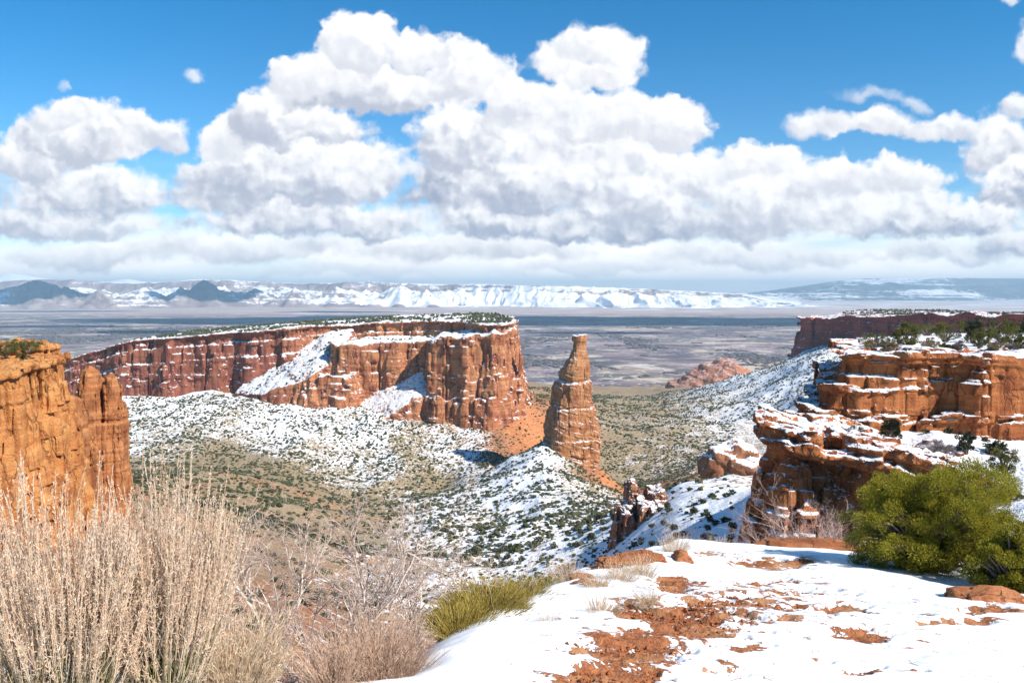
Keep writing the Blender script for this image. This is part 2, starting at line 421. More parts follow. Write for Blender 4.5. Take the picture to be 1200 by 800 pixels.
# ------------------------------------------------------------------ materials
def rock_material(name, S_, light, mid, dark, varnish=0.5, snow=0.5, bump=0.35, strat=1.0, snow_thr=0.62, sb=0.5, cap=1.0, maroon=False):
    """S_: size in metres of the rock's main features"""
    m, t = new_mat(name)
    p = t.geo('Position'); n = t.geo('Normal')
    px, py, pz = t.sep(p)
    sv = t.comb(t.m('MULTIPLY', px, 0.16 / S_), t.m('MULTIPLY', py, 0.16 / S_), t.m('MULTIPLY', pz, 3.0 / S_))
    st = t.noise(sv, 1.0, 5, 0.6, dist=0.25)
    bl = t.noise(p, 0.55 / S_, 4, 0.55)
    vv = t.comb(t.m('MULTIPLY', px, 1.7 / S_), t.m('MULTIPLY', py, 1.7 / S_), t.m('MULTIPLY', pz, 0.16 / S_))
    vs = t.noise(vv, 1.0, 5, 0.6)
    c = t.mix(t.ss(st, 0.36, 0.66), mid, light)
    c = t.mix(t.ss(bl, 0.45, 0.68), c, t.mix(0.5, mid, dark))
    c = t.mix(t.m('MULTIPLY', t.ss(st, 0.40, 0.30), 0.55 * strat), c, dark)
    c = t.mix(t.m('MULTIPLY', t.ss(t.m('ADD', vs, t.m('MULTIPLY', t.m('SUBTRACT', bl, 0.5), 0.6)), 0.55, 0.72), varnish), c, tuple(k * 0.42 for k in dark))
    fine = t.noise(p, 9.0 / S_, 5, 0.65)
    c = t.mix(t.ss(fine, 0.3, 0.75), t.mix(1.0, c, (0.80, 0.78, 0.76), 'MULTIPLY'), t.mix(1.0, c, (1.16, 1.15, 1.12), 'MULTIPLY'))
    if maroon:   # long western wall tinted maroon: desert varnish, plus shade put into the colour
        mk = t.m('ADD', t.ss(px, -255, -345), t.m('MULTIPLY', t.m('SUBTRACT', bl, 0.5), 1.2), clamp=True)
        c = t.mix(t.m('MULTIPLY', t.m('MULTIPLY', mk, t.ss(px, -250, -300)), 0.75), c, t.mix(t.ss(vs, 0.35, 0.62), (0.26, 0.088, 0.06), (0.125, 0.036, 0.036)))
    jn = t.vscale(t.noise(p, 1.0 / S_, 3, out=1), 0.7)
    jv = t.v('ADD', t.v('MULTIPLY', p, (0.75 / S_, 0.75 / S_, 0.20 / S_)), jn)
    jd = t.voro(jv, 1.0, 'DISTANCE_TO_EDGE')
    joint = t.ss(jd, 0.004, 0.035)
    jmask = t.ss(t.noise(p, 0.4 / S_, 3), 0.38, 0.55)
    joint = t.m('SUBTRACT', 1.0, t.m('MULTIPLY', t.m('SUBTRACT', 1.0, joint), jmask))
    c = t.mix(joint, t.mix(0.65, c, tuple(k * 0.5 for k in dark)), c)
    nz = t.m('MINIMUM', t.sep(n)[2], cap)
    sn = t.m('ADD', nz, t.m('MULTIPLY', t.m('SUBTRACT', t.noise(p, 2.6 / S_, 5, 0.6), 0.5), 1.25))
    sn = t.m('ADD', sn, t.m('MULTIPLY', t.m('SUBTRACT', fine, 0.5), 0.7))
    snm = t.m('MULTIPLY', t.ss(sn, snow_thr, snow_thr + 0.09), snow)
    c = t.mix(snm, c, (0.84, 0.86, 0.90))
    bb = t.m('ADD', t.m('MULTIPLY', st, sb), t.m('ADD', t.m('MULTIPLY', fine, 0.75), t.m('MULTIPLY', vs, 0.5)))
    bb = t.m('ADD', bb, t.m('MULTIPLY', joint, 0.35))
    finish(t, c, 0.92, bb, S_ * bump, 0.9, spec=0.12)
    return m

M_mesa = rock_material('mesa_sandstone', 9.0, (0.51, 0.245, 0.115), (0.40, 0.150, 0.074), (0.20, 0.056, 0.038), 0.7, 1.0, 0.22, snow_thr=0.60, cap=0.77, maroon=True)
M_spire = rock_material('spire_sandstone', 5.0, (0.50, 0.26, 0.12), (0.40, 0.175, 0.078), (0.24, 0.085, 0.042), 0.45, 0.9, 0.25, snow_thr=0.71, sb=0.15, strat=0.6)
M_left = rock_material('gold_sandstone', 3.2, (0.61, 0.305, 0.112), (0.51, 0.208, 0.070), (0.30, 0.095, 0.036), 0.45, 0.0, 0.22, strat=0.8, sb=0.25)
M_fin = rock_material('brown_fin_sandstone', 2.6, (0.50, 0.24, 0.105), (0.40, 0.155, 0.062), (0.23, 0.08, 0.036), 0.55, 0.0, 0.22, strat=0.8, sb=0.25)
M_right = rock_material('red_sandstone', 1.6, (0.46, 0.180, 0.068), (0.38, 0.125, 0.045), (0.20, 0.056, 0.027), 0.55, 1.0, 0.22, snow_thr=0.66, cap=0.88)
M_far = rock_material('far_red_sandstone', 22.0, (0.46, 0.11, 0.065), (0.35, 0.065, 0.042), (0.20, 0.036, 0.03), 0.4, 1.0, 0.2, snow_thr=0.70, cap=0.78)
M_dome = rock_material('salmon_sandstone', 18.0, (0.52, 0.27, 0.17), (0.44, 0.19, 0.115), (0.30, 0.10, 0.07), 0.3, 0.25, 0.2, snow_thr=0.85)
M_near = rock_material('near_red_rock', 0.22, (0.46, 0.20, 0.095), (0.38, 0.14, 0.058), (0.22, 0.075, 0.038), 0.25, 0.0, 0.12)
M_boulder = rock_material('boulder_sandstone', 3.0, (0.40, 0.21, 0.12), (0.32, 0.14, 0.075), (0.19, 0.07, 0.042), 0.4, 1.0, 0.2, snow_thr=0.60)

def canyon_material():
    m, t = new_mat('canyon_ground')
    p = t.geo('Position'); nz = t.sep(t.geo('Normal'))[2]
    px, py, pz = t.sep(p)
    snow, red = t.attr('snow'), t.attr('red')
    a = t.noise(p, 0.035, 4, 0.6); b = t.noise(p, 0.30, 4, 0.62); f = t.noise(p, 2.2, 3, 0.6)
    tan = t.mix(t.ss(b, 0.35, 0.68), (0.235, 0.185, 0.115), (0.34, 0.265, 0.175))
    redc = t.mix(t.ss(b, 0.35, 0.68), (0.27, 0.125, 0.068), (0.40, 0.205, 0.115))
    k = t.m('ADD', red, t.m('MULTIPLY', t.m('SUBTRACT', a, 0.5), 1.2))
    c = t.mix(t.ss(k, 0.25, 0.75), tan, redc)
    c = t.mix(t.ss(k, 0.85, 1.15), c, t.mix(t.ss(b, 0.35, 0.68), (0.40, 0.15, 0.062), (0.54, 0.245, 0.11)))
    brush = t.ss(t.noise(p, 0.55, 4, 0.65), 0.56, 0.64)
    c = t.mix(t.m('MULTIPLY', brush, 0.55), c, (0.13, 0.115, 0.06))
    s = t.m('ADD', t.m('MULTIPLY', t.m('SUBTRACT', t.noise(p, 0.34, 5, 0.72), 0.5), 2.5), t.m('MULTIPLY', t.m('SUBTRACT', a, 0.5), 0.9))
    s = t.m('ADD', s, t.m('MULTIPLY', t.m('SUBTRACT', f, 0.5), 0.5))
    s = t.m('ADD', s, t.m('MULTIPLY', t.m('SUBTRACT', snow, 0.54), 1.35))
    s = t.m('SUBTRACT', s, t.m('MULTIPLY', t.v('DOT_PRODUCT', t.geo('Normal'), (0.9, -0.35, 0.0), 1), 0.55))   # snow lasts on slopes that face away from the sun
    sm = t.ss(s, -0.04, 0.10)
    c = t.mix(sm, c, (0.83, 0.85, 0.89))
    finish(t, c, 0.95, t.m('ADD', t.m('MULTIPLY', b, 1.0), t.m('MULTIPLY', f, 0.3)), 1.2, 0.8, spec=0.1)
    return m
M_canyon = canyon_material()

def plain_material():
    m, t = new_mat('valley_fields')
    p = t.geo('Position'); px, py, pz = t.sep(p)
    q = t.comb(t.m('MULTIPLY', px, 0.0010), t.m('MULTIPLY', py, 0.0010), 0.0)
    wq = t.v('ADD', q, t.vscale(t.noise(q, 1.2, 3, out=1), 0.35))
    nd = t.n('ShaderNodeTexVoronoi', feature='F1', distance='CHEBYCHEV'); t.put(nd.inputs['Vector'], wq); t.put(nd.inputs['Scale'], 2.6)
    r, g, b_ = t.sep(nd.outputs['Color'])
    nd2 = t.n('ShaderNodeTexVoronoi', feature='F1', distance='CHEBYCHEV'); t.put(nd2.inputs['Vector'], wq); t.put(nd2.inputs['Scale'], 7.5)
    r2, g2, b2 = t.sep(nd2.outputs['Color'])
    c = t.mix(r, (0.22, 0.17, 0.19), (0.36, 0.28, 0.27))
    c = t.mix(t.ss(g, 0.7, 0.74), c, (0.47, 0.40, 0.31))
    c = t.mix(t.m('MULTIPLY', t.ss(r2, 0.62, 0.68), 0.7), c, (0.19, 0.145, 0.16))
    c = t.mix(t.m('MULTIPLY', t.ss(g2, 0.86, 0.88), 0.7), c, (0.50, 0.46, 0.42))
    c = t.mix(t.m('MULTIPLY', t.ss(b2, 0.84, 0.88), 0.7), c, (0.08, 0.10, 0.065))
    # tree belts and towns
    tb = t.noise(t.v('MULTIPLY', q, (1.0, 1.6, 1)), 1.1, 6, 0.7)
    c = t.mix(t.m('MULTIPLY', t.ss(tb, 0.47, 0.56), 0.9), c, (0.085, 0.085, 0.105))
    sp = t.noise(q, 26.0, 2, 0.6)
    c = t.mix(t.m('MULTIPLY', t.ss(sp, 0.60, 0.66), t.ss(t.noise(q, 0.8, 3), 0.38, 0.55)), c, (0.62, 0.60, 0.60))
    c = t.mix(t.m('MULTIPLY', t.ss(t.noise(q, 14.0, 4, 0.7), 0.56, 0.62), 0.65), c, (0.12, 0.105, 0.125))
    # bare pale badlands towards the cliffs, thin snow
    far = t.ss(py, 11500, 14500)
    c = t.mix(t.m('MULTIPLY', far, 0.85), c, t.mix(t.noise(t.v('MULTIPLY', q, (0.5, 1.5, 1)), 0.9, 5, 0.6), (0.36, 0.28, 0.27), (0.56, 0.47, 0.43)))
    sn = t.noise(t.v('MULTIPLY', q, (0.5, 1.4, 1)), 1.3, 6, 0.68)
    k = t.m('ADD', sn, t.m('MULTIPLY', t.m('MULTIPLY', t.ss(py, 12000, 18000), t.ss(t.m('DIVIDE', px, py), -0.35, 0.1)), 0.13))
    c = t.mix(t.ss(k, 0.60, 0.70), c, (0.72, 0.74, 0.78))
    finish(t, c, 0.95, spec=0.05)
    return m
M_plain = plain_material()

def mountain_material(name, thr, rockc):
    m, t = new_mat(name)
    p = t.geo('Position'); nz = t.sep(t.geo('Normal'))[2]; nx = t.sep(t.geo('Normal'))[0]
    px, py, pz = t.sep(p)
    b = t.noise(p, 0.0022, 6, 0.68); s2 = t.noise(p, 0.012, 4, 0.65)
    ly = t.noise(t.comb(t.m('MULTIPLY', px, 0.00025), t.m('MULTIPLY', py, 0.00025), t.m('MULTIPLY', pz, 0.014)), 1.0, 4, 0.6)
    c = t.mix(t.ss(b, 0.35, 0.65), rockc[0], rockc[1])
    k = t.m('ADD', t.m('ADD', t.m('MULTIPLY', b, 0.9), t.m('MULTIPLY', s2, 0.6)), t.m('MULTIPLY', ly, 0.8))
    k = t.m('ADD', k, t.attr('snow'))
    c = t.mix(t.ss(k, thr, thr + 0.16), c, (0.84, 0.86, 0.90))
    finish(t, c, 0.95, spec=0.05)
    return m
M_book = mountain_material('book_cliff_shale', 1.12, ((0.20, 0.165, 0.165), (0.38, 0.31, 0.29)))
M_grand = mountain_material('far_mesa_forest', 1.22, ((0.06, 0.075, 0.09), (0.10, 0.11, 0.12)))

def leaf_material(name, a, b, scale=3.0, trans=0.25, rough=0.75):
    m, t = new_mat(name)
    p = t.geo('Position')
    r = t.geo('Random Per Island')
    k = t.m('ADD', t.m('MULTIPLY', t.noise(p, scale, 3, 0.6), 0.7), t.m('MULTIPLY', r, 0.5))
    c = t.mix(t.ss(k, 0.30, 0.80), a, b)
    finish(t, c, rough, spec=0.15, trans=trans)
    return m
M_wood_far = leaf_material('far_juniper_green', (0.028, 0.036, 0.018), (0.085, 0.088, 0.042), 0.12, 0.0)
M_jun = leaf_material('juniper_scale_leaves', (0.135, 0.132, 0.012), (0.41, 0.355, 0.042), 4.0, 0.35)
M_rimtree = leaf_material('rim_juniper_leaves', (0.055, 0.066, 0.014), (0.19, 0.175, 0.045), 0.5, 0.25)
M_darktree = leaf_material('dark_juniper_leaves', (0.020, 0.032, 0.018), (0.060, 0.066, 0.030), 0.5, 0.2)
M_tanbush = leaf_material('tan_shrub_twigs', (0.21, 0.15, 0.085), (0.40, 0.31, 0.19), 0.8, 0.2)
M_greybush = leaf_material('grey_shrub_twigs', (0.16, 0.125, 0.115), (0.33, 0.27, 0.25), 0.8, 0.1)
M_bark = leaf_material('grey_bark', (0.13, 0.10, 0.08), (0.26, 0.21, 0.17), 6.0, 0.0)
M_plume = leaf_material('pale_seed_plumes', (0.93, 0.61, 0.42), (0.98, 0.80, 0.61), 5.0, 0.5)
M_stem = leaf_material('straw_stems', (0.62, 0.44, 0.29), (0.84, 0.67, 0.50), 5.0, 0.25)
M_lowstem = leaf_material('grey_green_stems', (0.24, 0.20, 0.085), (0.50, 0.43, 0.26), 4.0, 0.15)
M_twig = leaf_material('bare_pink_grey_twigs', (0.34, 0.235, 0.19), (0.62, 0.49, 0.41), 6.0, 0.0)
M_palebark = leaf_material('pale_bare_branches', (0.55, 0.45, 0.37), (0.80, 0.69, 0.59), 5.0, 0.0)
M_pinkgrass = leaf_material('pinkish_dry_grass', (0.60, 0.38, 0.26), (0.84, 0.61, 0.45), 5.0, 0.4)
M_mormon = leaf_material('mustard_green_stems', (0.27, 0.195, 0.035), (0.50, 0.385, 0.105), 5.0, 0.25)
M_drygrass = leaf_material('dry_straw_grass', (0.62, 0.43, 0.26), (0.86, 0.68, 0.48), 5.0, 0.35)
M_pinktwig = leaf_material('pink_bare_twigs', (0.34, 0.20, 0.16), (0.60, 0.44, 0.38), 4.0, 0.0)

def foreground_material():
    m, t = new_mat('snowy_red_ground')
    p = t.geo('Position'); d = t.attr('dirt')
    n1 = t.noise(t.v('MULTIPLY', p, (1.0, 1.5, 1.0)), 5.5, 6, 0.66); n2 = t.noise(p, 26.0, 4, 0.65)
    k = t.m('ADD', d, t.m('ADD', t.m('MULTIPLY', t.m('SUBTRACT', n1, 0.5), 0.95), t.m('MULTIPLY', t.m('SUBTRACT', n2, 0.5), 0.34)))
    snow = t.ss(k, 0.515, 0.485)
    fine = t.noise(p, 60.0, 4, 0.7)
    dirt = t.mix(t.ss(n2, 0.35, 0.65), (0.25, 0.085, 0.036), (0.42, 0.165, 0.07))
    dirt = t.mix(t.ss(t.noise(p, 3.0, 3), 0.45, 0.7), dirt, (0.50, 0.26, 0.13))
    dirt = t.mix(1.0, dirt, t.mix(fine, (0.7, 0.7, 0.7), (1.25, 1.25, 1.25)), 'MULTIPLY')
    specks = t.ss(t.noise(p, 45.0, 2, 0.5), 0.74, 0.77)
    sc = t.mix(t.m('MULTIPLY', specks, 0.5), (0.86, 0.88, 0.91), (0.30, 0.20, 0.14))
    c = t.mix(snow, dirt, sc)
    h = t.m('ADD', t.m('MULTIPLY', snow, 0.5), t.m('MULTIPLY', t.mix(snow, n2, t.m('MULTIPLY', n1, 0.3)), 0.8))
    h = t.m('ADD', h, t.m('MULTIPLY', t.mix(snow, fine, 0.5), 0.4))
    finish(t, c, t.mix(snow, 0.95, 0.6), h, 0.035, 0.9, spec=0.2)
    return m
M_fore = foreground_material()

# ------------------------------------------------------------------ the canyon sheet: photo heights by column, interpolated
COLS = {
 -500: [(960,12),(900,30),(720,100),(610,200),(565,400),(545,700),(525,1000),(520,1500),(465,3000),(424,4600)],
 0:   [(960,12),(900,30),(720,90),(650,140),(605,200),(570,320),(554,500),(547,700),(530,850),(500,960),(485,1100),(520,1500),(465,3000),(424,4600)],
 120: [(960,12),(900,30),(720,90),(650,150),(598,210),(570,330),(556,500),(547,680),(538,760),(508,880),(478,980),(462,1095),(455,1150),(500,1600),(465,3000),(424,4600)],
 250: [(960,12),(900,30),(735,90),(690,150),(640,280),(600,420),(566,560),(550,660),(543,760),(515,890),(486,980),(463,1090),(455,1150),(500,1600),(465,3000),(424,4600)],
 330: [(960,12),(900,30),(750,90),(700,150),(655,280),(620,420),(586,560),(567,660),(557,760),(528,870),(490,970),(463,1095),(455,1150)],
 420: [(960,12),(900,30),(800,90),(750,150),(690,300),(640,470),(605,620),(586,740),(560,830),(525,910),(485,1000),(466,1045),(455,1100),(500,1700),(460,3000),(424,4600)],
 520: [(960,12),(900,30),(840,90),(780,150),(705,300),(650,450),(610,600),(577,740),(574,830),(550,875),(520,930),(494,975),(475,1040)],
 600: [(960,12),(900,30),(850,90),(790,150),(700,300),(645,450),(600,600),(560,730),(534,812),(545,865),(530,910),(508,960),(490,985),(470,1060),(458,1300),(453,1700),(447,2500),(454,3300),(424,4600)],
 640: [(700,300),(645,430),(600,570),(560,700),(525,800),(513,838),(540,890),(520,950),(498,1000),(468,1200),(457,1600),(450,2400),(454,3300),(424,4600)],
 700: [(960,12),(900,30),(880,60),(800,120),(720,220),(655,340),(612,520),(580,680),(553,790),(548,830),(562,900),(545,980),(510,1150),(488,1350),(472,1700),(462,2300),(454,3300),(424,4600)],
 690: [(549,796),(545,815)],
 708: [(553,795),(549,825)],
 740: [(720,180),(640,270),(602,345),(598,420),(590,560),(580,740),(577,800),(582,850),(552,980),(520,1120),(492,1350),(474,1700),(464,2300),(454,3300),(424,4600)],
 800: [(960,12),(880,40),(780,90),(655,200),(602,260),(556,335),(568,400),(578,520),(574,700),(556,900),(545,980),(520,1120),(498,1300),(482,1600),(462,2000),(454,2500),(454,3300),(424,4600)],
 860: [(900,40),(780,85),(660,150),(595,240),(556,320),(562,400),(575,520),(567,700),(552,850),(535,1000),(518,1120),(495,1350),(470,1650),(443,2000),(456,2600),(454,3300),(424,4600)],
 920: [(880,45),(740,80),(640,112),(600,200),(575,300),(572,420),(575,600),(550,850),(525,1050),(500,1250),(465,1500),(428,1900),(445,2400),(450,3300),(424,4600)],
 945: [(780,74),(760,84),(730,90.5),(540,97),(500,101),(482,130),(500,200),(540,320),(560,600),(515,1000),(465,1300),(425,1700),(410,2000),(430,2600)],
 1000:[(960,12),(900,30),(840,50),(790,74),(750,84),(715,88),(535,93),(508,100),(503,108),(480,130),(500,300),(520,700),(480,1200),(425,1600),(400,1900),(395,2100),(440,3300),(424,4600)],
 1100:[(960,12),(900,30),(780,50),(690,68),(640,80),(535,92),(508,100),(503,110),(500,350),(500,700),(460,1100),(420,1400),(402,1700),(400,2600)],
 1200:[(960,12),(900,30),(760,50),(640,62),(592,76),(547,88),(517,98),(512,110),(500,350),(480,700),(420,1100),(402,1300),(400,2600),(424,4600)],
 1600:[(960,12),(900,30),(760,45),(640,58),(590,72),(540,85),(515,95),(500,120),(480,400),(425,900),(395,1300),(395,2600),(424,4600)],
}
_cp = np.array([(px, py, D) for px, l in COLS.items() for (py, D) in l], float)
def _uv(px, D): return np.stack([np.asarray(px) / 110.0, np.log(np.asarray(D)) * 4.0], -1)
_cu = _uv(_cp[:, 0], _cp[:, 2])
_K = np.sqrt(((_cu[:, None] - _cu[None]) ** 2).sum(-1))
_A = np.block([[_K + 0 * np.eye(len(_K)), np.c_[np.ones(len(_cu)), _cu]], [np.c_[np.ones(len(_cu)), _cu].T, np.zeros((3, 3))]])
_w = np.linalg.solve(_A, np.r_[slope_of(_cp[:, 1]), 0, 0, 0])
def terr_raw(px, D):
    sh = np.broadcast(px, D).shape
    u = _uv(np.broadcast_to(px, sh).ravel(), np.broadcast_to(D, sh).ravel())
    o = np.empty(len(u))
    for i in range(0, len(u), 40000):
        b = u[i:i + 40000]
        k = np.sqrt(((b[:, None, 0] - _cu[None, :, 0]) ** 2 + (b[:, None, 1] - _cu[None, :, 1]) ** 2))
        o[i:i + 40000] = k @ _w[:-3] + _w[-3] + b @ _w[-2:]
    return o.reshape(sh)
RIM = [(46.5,113.5),(48,110.5),(52,109),(60,108),(70,107.5),(85,105.5),(120,101),(170,99),(240,120),(240,250),(160,225),(118,196),(98,188),(84,172),(67,158)]
def terr(X, Y):
    X = np.asarray(X, float); Y = np.asarray(Y, float)
    px = 600 + F * X / Y / math.cos(PITCH) * 1.0
    z = terr_raw(px, Y) * Y
    k = smooth(Y, 120, 420) * (1 - 0.85 * np.exp(-((X - 70) ** 2 + (Y - 815) ** 2) / 70.0 ** 2))
    ridge = ridged(X / 95, Y / 95, 1.7, 3, 0.5)
    z = z + k * (ridge - 0.8) * 5.5 + k * fbm(X / 26, Y / 26, 4.2, 3) * 1.3 + smooth(Y, 1000, 1600) * (ridged(X / 240, Y / 240, 5.7, 3) - 0.8) * 6
    z = z + fbm(X / 6, Y / 6, 2.2, 3) * 0.45 * smooth(Y, 20, 60)
    near = (Y < 400) & (X > 30)
    if near.any():
        sd = poly_sdf(X[near], Y[near], RIM)
        pl = -8.35 + 0.35 * fbm(X[near] / 14, Y[near] / 14, 6.6, 3) - 0.012 * (Y[near] - 105) - 0.0004 * (Y[near] - 105) ** 2 * 0.3
        z[near] = np.where(sd < -1.2, pl, np.where(sd < 1.5, np.minimum(z[near], pl), z[near]))
    return z

ATT = np.array([
 (-200,300,.1,.8),(0,150,.1,.9),(250,90,.3,.9),(250,300,.18,.5),(250,500,.18,.38),(250,660,.16,.35),(250,760,.26,.1),(330,690,.2,.3),(200,880,.6,.1),(200,980,.72,.2),(330,970,.72,.2),(330,500,.22,.42),(400,620,.3,.4),
 (420,740,.36,.3),(420,830,.6,.1),(420,950,.72,.1),(420,470,.45,.4),(450,300,.55,.5),(450,120,.5,.8),(520,450,.62,.3),(520,600,.62,.3),(520,730,.55,.2),(520,830,.3,.1),(520,900,.62,.3),(560,970,.72,.5),(600,700,.72,.2),(600,450,.62,.3),
 (620,810,.75,.2),(575,985,.35,.9),(600,990,.15,1.15),(615,975,.0,1.3),(635,960,.0,1.3),(640,1000,-.1,1.3),(660,800,.75,.2),(690,700,.7,.3),(708,815,.0,1.2),(725,790,.05,1.2),(690,350,.7,.3),(740,400,.6,.4),(620,1150,.1,.8),(640,1500,.1,.5),
 (720,1000,.40,.1),(720,1300,.40,.15),(800,1100,.42,.1),(760,1700,.35,.15),(850,1350,.55,.1),(850,1700,.5,.1),(900,1900,.62,.1),(930,1500,.68,.1),(820,300,.62,.5),(860,250,.68,.5),(860,400,.5,.6),
 (960,95,.75,.6),(1100,85,.82,.5),(1200,85,.82,.5),(1100,150,.72,.5),(1000,200,.6,.5),(945,130,.2,1.),(900,700,.5,.3),(640,3000,.0,.4),(800,3000,.0,.3),(1000,1900,.7,.2)], float)
def attrs_at(px, D):
    u = np.stack([px / 90.0, np.log(D) * 5.0], -1); c = np.stack([ATT[:, 0] / 90.0, np.log(ATT[:, 1]) * 5.0], -1)
    sn = np.empty(len(u)); rd = np.empty(len(u))
    for i in range(0, len(u), 60000):
        b = u[i:i + 60000]
        w = 1 / (((b[:, None] - c[None]) ** 2).sum(-1) + 0.05) ** 1.8
        w /= w.sum(1, keepdims=True)
        sn[i:i + 60000] = w @ ATT[:, 2]; rd[i:i + 60000] = w @ ATT[:, 3]
    return sn, rd

def build_canyon():
    na, nd = 760, 560
    px = np.linspace(-420, 1620, na); D = np.exp(np.concatenate([np.linspace(math.log(12), math.log(60), 60), np.linspace(math.log(60), math.log(1300), 400)[1:], np.linspace(math.log(1300), math.log(4700), 102)[1:]]))
    PX, DD = np.meshgrid(px, D, indexing='ij')
    X = (PX - 600) / F * DD * math.cos(PITCH)
    Z = terr(X.ravel(), DD.ravel()).reshape(X.shape)
    Z -= smooth(DD, 4300, 4700) * 15
    sn, rd = attrs_at(PX.ravel(), DD.ravel())
    v = np.stack([X, DD, Z], -1).reshape(-1, 3)
    o = mesh_np('canyon_terrain', v, grid_faces(na, len(D))[:, ::-1], M_canyon, True, {'snow': sn, 'red': rd})
    tag(o, kind='structure')
build_canyon()

def build_plain():
    px = np.linspace(-900, 2100, 160); D = np.exp(np.linspace(math.log(3000), math.log(70000), 120))
    PX, DD = np.meshgrid(px, D, indexing='ij')
    X = (PX - 600) / F * DD
    Z = -408 + smooth(DD, 9000, 19500) * 42 + fbm(X / 1800, DD / 1800, 0.3, 3) * 6 * smooth(DD, 5000, 12000)
    o = mesh_np('valley_ground', np.stack([X, DD, Z], -1).reshape(-1, 3), grid_faces(160, 120)[:, ::-1], M_plain)
    tag(o, kind='structure')
build_plain()

def build_book_cliffs():
    na, nd = 1500, 170
    px = np.linspace(-500, 1010, na); D = np.linspace(15500, 26000, nd)
    PX, DD = np.meshgrid(px, D, indexing='ij')
    X = (PX - 600) / F * DD
    base = -408 + smooth(DD, 9000, 19500) * 42
    crest_py = np.interp(PX, [-500, 0, 40, 90, 140, 200, 240, 300, 360, 430, 520, 560, 620, 700, 760, 820, 870, 905, 1010], [328, 330, 327, 328, 331, 330, 327, 330, 332, 330, 333, 333, 334.5, 336, 338.5, 341.5, 345, 353, 366])
    D1 = 21500 + 900 * fbm(X / 5200, 0.7, 0.2, 3) - 1700 * smooth(PX, 520, 700)
    crest = (340 - crest_py) / F * D1
    run = np.where(PX > 560, 2300, 3300) * (1 + 0.3 * fbm(X / 3000, 4.4, 1.1, 3))
    t = np.clip((DD - (D1 - run)) / run, 0, 1)
    gul = ridged((X + 260 * fbm(X / 900, DD / 900, 7.7, 3)) / 400, DD / 2200, 2.3, 4, 0.55) - 0.9
    gul2 = ridged(X / 1700, DD / 2400, 8.3, 4, 0.5) - 0.9
    prof = np.where(t < 0.82, 0.72 * (t / 0.82) ** 1.5, 0.72 + 0.28 * smooth(t, 0.82, 0.95))
    amp = np.sin(np.clip(t, 0, 1) * math.pi) ** 0.8
    wild = 1 - smooth(PX, 540, 640)
    h = (crest - base) * prof + amp * (gul * (85 + 25 * wild) + gul2 * 120 * wild)
    h += smooth(t, 0.95, 1.0) * fbm(X / 900, DD / 900, 3.1, 4) * 16 * (0.3 + wild)
    # foothill pyramids in front, left
    for (pc, pyt, Dp, rad) in ((45, 326.5, 17600, 1750), (78, 334, 17000, 900), (117, 338.5, 17000, 900), (170, 336, 17500, 1100), (240, 326.5, 18200, 1350), (213, 335, 17800, 700), (300, 337, 18600, 900), (395, 335, 18600, 1000), (470, 334, 18800, 1000), (345, 338, 18200, 700), (500, 338, 18300, 700)):
        xc = (pc - 600) / F * Dp; r = np.hypot(X - xc, (DD - Dp) * 0.9) / rad
        ang = np.arctan2(DD - Dp, X - xc)
        r = r * (1 + 0.16 * np.sin(ang * 9 + pc) + 0.22 * fbm(X / 700, DD / 700, pc * 0.1, 3))
        pk = ((340 - pyt) / F * Dp + 366) * np.clip(1 - r, 0, 1) ** 1.15
        pk = pk * (1 - 0.22 * np.clip(ridged(X / 330, DD / 330, pc * .07, 4, .55), 0, 1.6) * smooth(r, 0.05, 0.35))
        h = np.maximum(h, pk)
    h = np.where(t <= 0, np.maximum(h, -30), h)
    fall = smooth(DD, 24500, 26000)
    Z = base - 12 + h * (1 - 0.15 * fall)
    sn = 0.06 + 0.24 * smooth(PX, 330, 640) + 0.10 * smooth(Z, -200, 250) - 0.35 * (t <= 0) * (h < 60)
    for pc, rad in ((55, 45), (240, 30), (117, 20)):
        sn = sn - 0.30 * np.exp(-((PX - pc) / rad) ** 2) * (DD < 19200)
    sn = np.where((t > 0.80) & (t < 0.97), sn - 0.28, sn)
    o = mesh_np('book_cliff_mountains', np.stack([X, DD, Z], -1).reshape(-1, 3), grid_faces(na, nd)[:, ::-1], M_book, True, {'snow': sn.ravel()})
    tag(o, kind='structure')
    # a higher white range just showing over the crest at the far left
    na, nd = 300, 60
    px = np.linspace(-400, 420, na); D = np.linspace(31000, 37000, nd); PX, DD = np.meshgrid(px, D, indexing='ij'); X = (PX - 600) / F * DD
    cp = np.interp(PX, [-400, -20, 15, 40, 90, 130, 150, 200, 300, 420], [330, 326, 320, 323, 329, 330, 327.5, 331, 332, 336])
    t = 1 - np.abs(DD - 34000) / 3000
    Z = -420 + ((340 - cp) / F * 34000 + 420) * np.clip(t, 0, 1) ** 0.8 + (ridged(X / 1500, DD / 1500, 6.1, 4) - 0.9) * 60 * t
    tag(mesh_np('far_snow_mountains', np.stack([X, DD, Z], -1).reshape(-1, 3), grid_faces(na, nd)[:, ::-1], M_book, True, {'snow': np.full(X.size, 0.35)}), kind='structure')
build_book_cliffs()

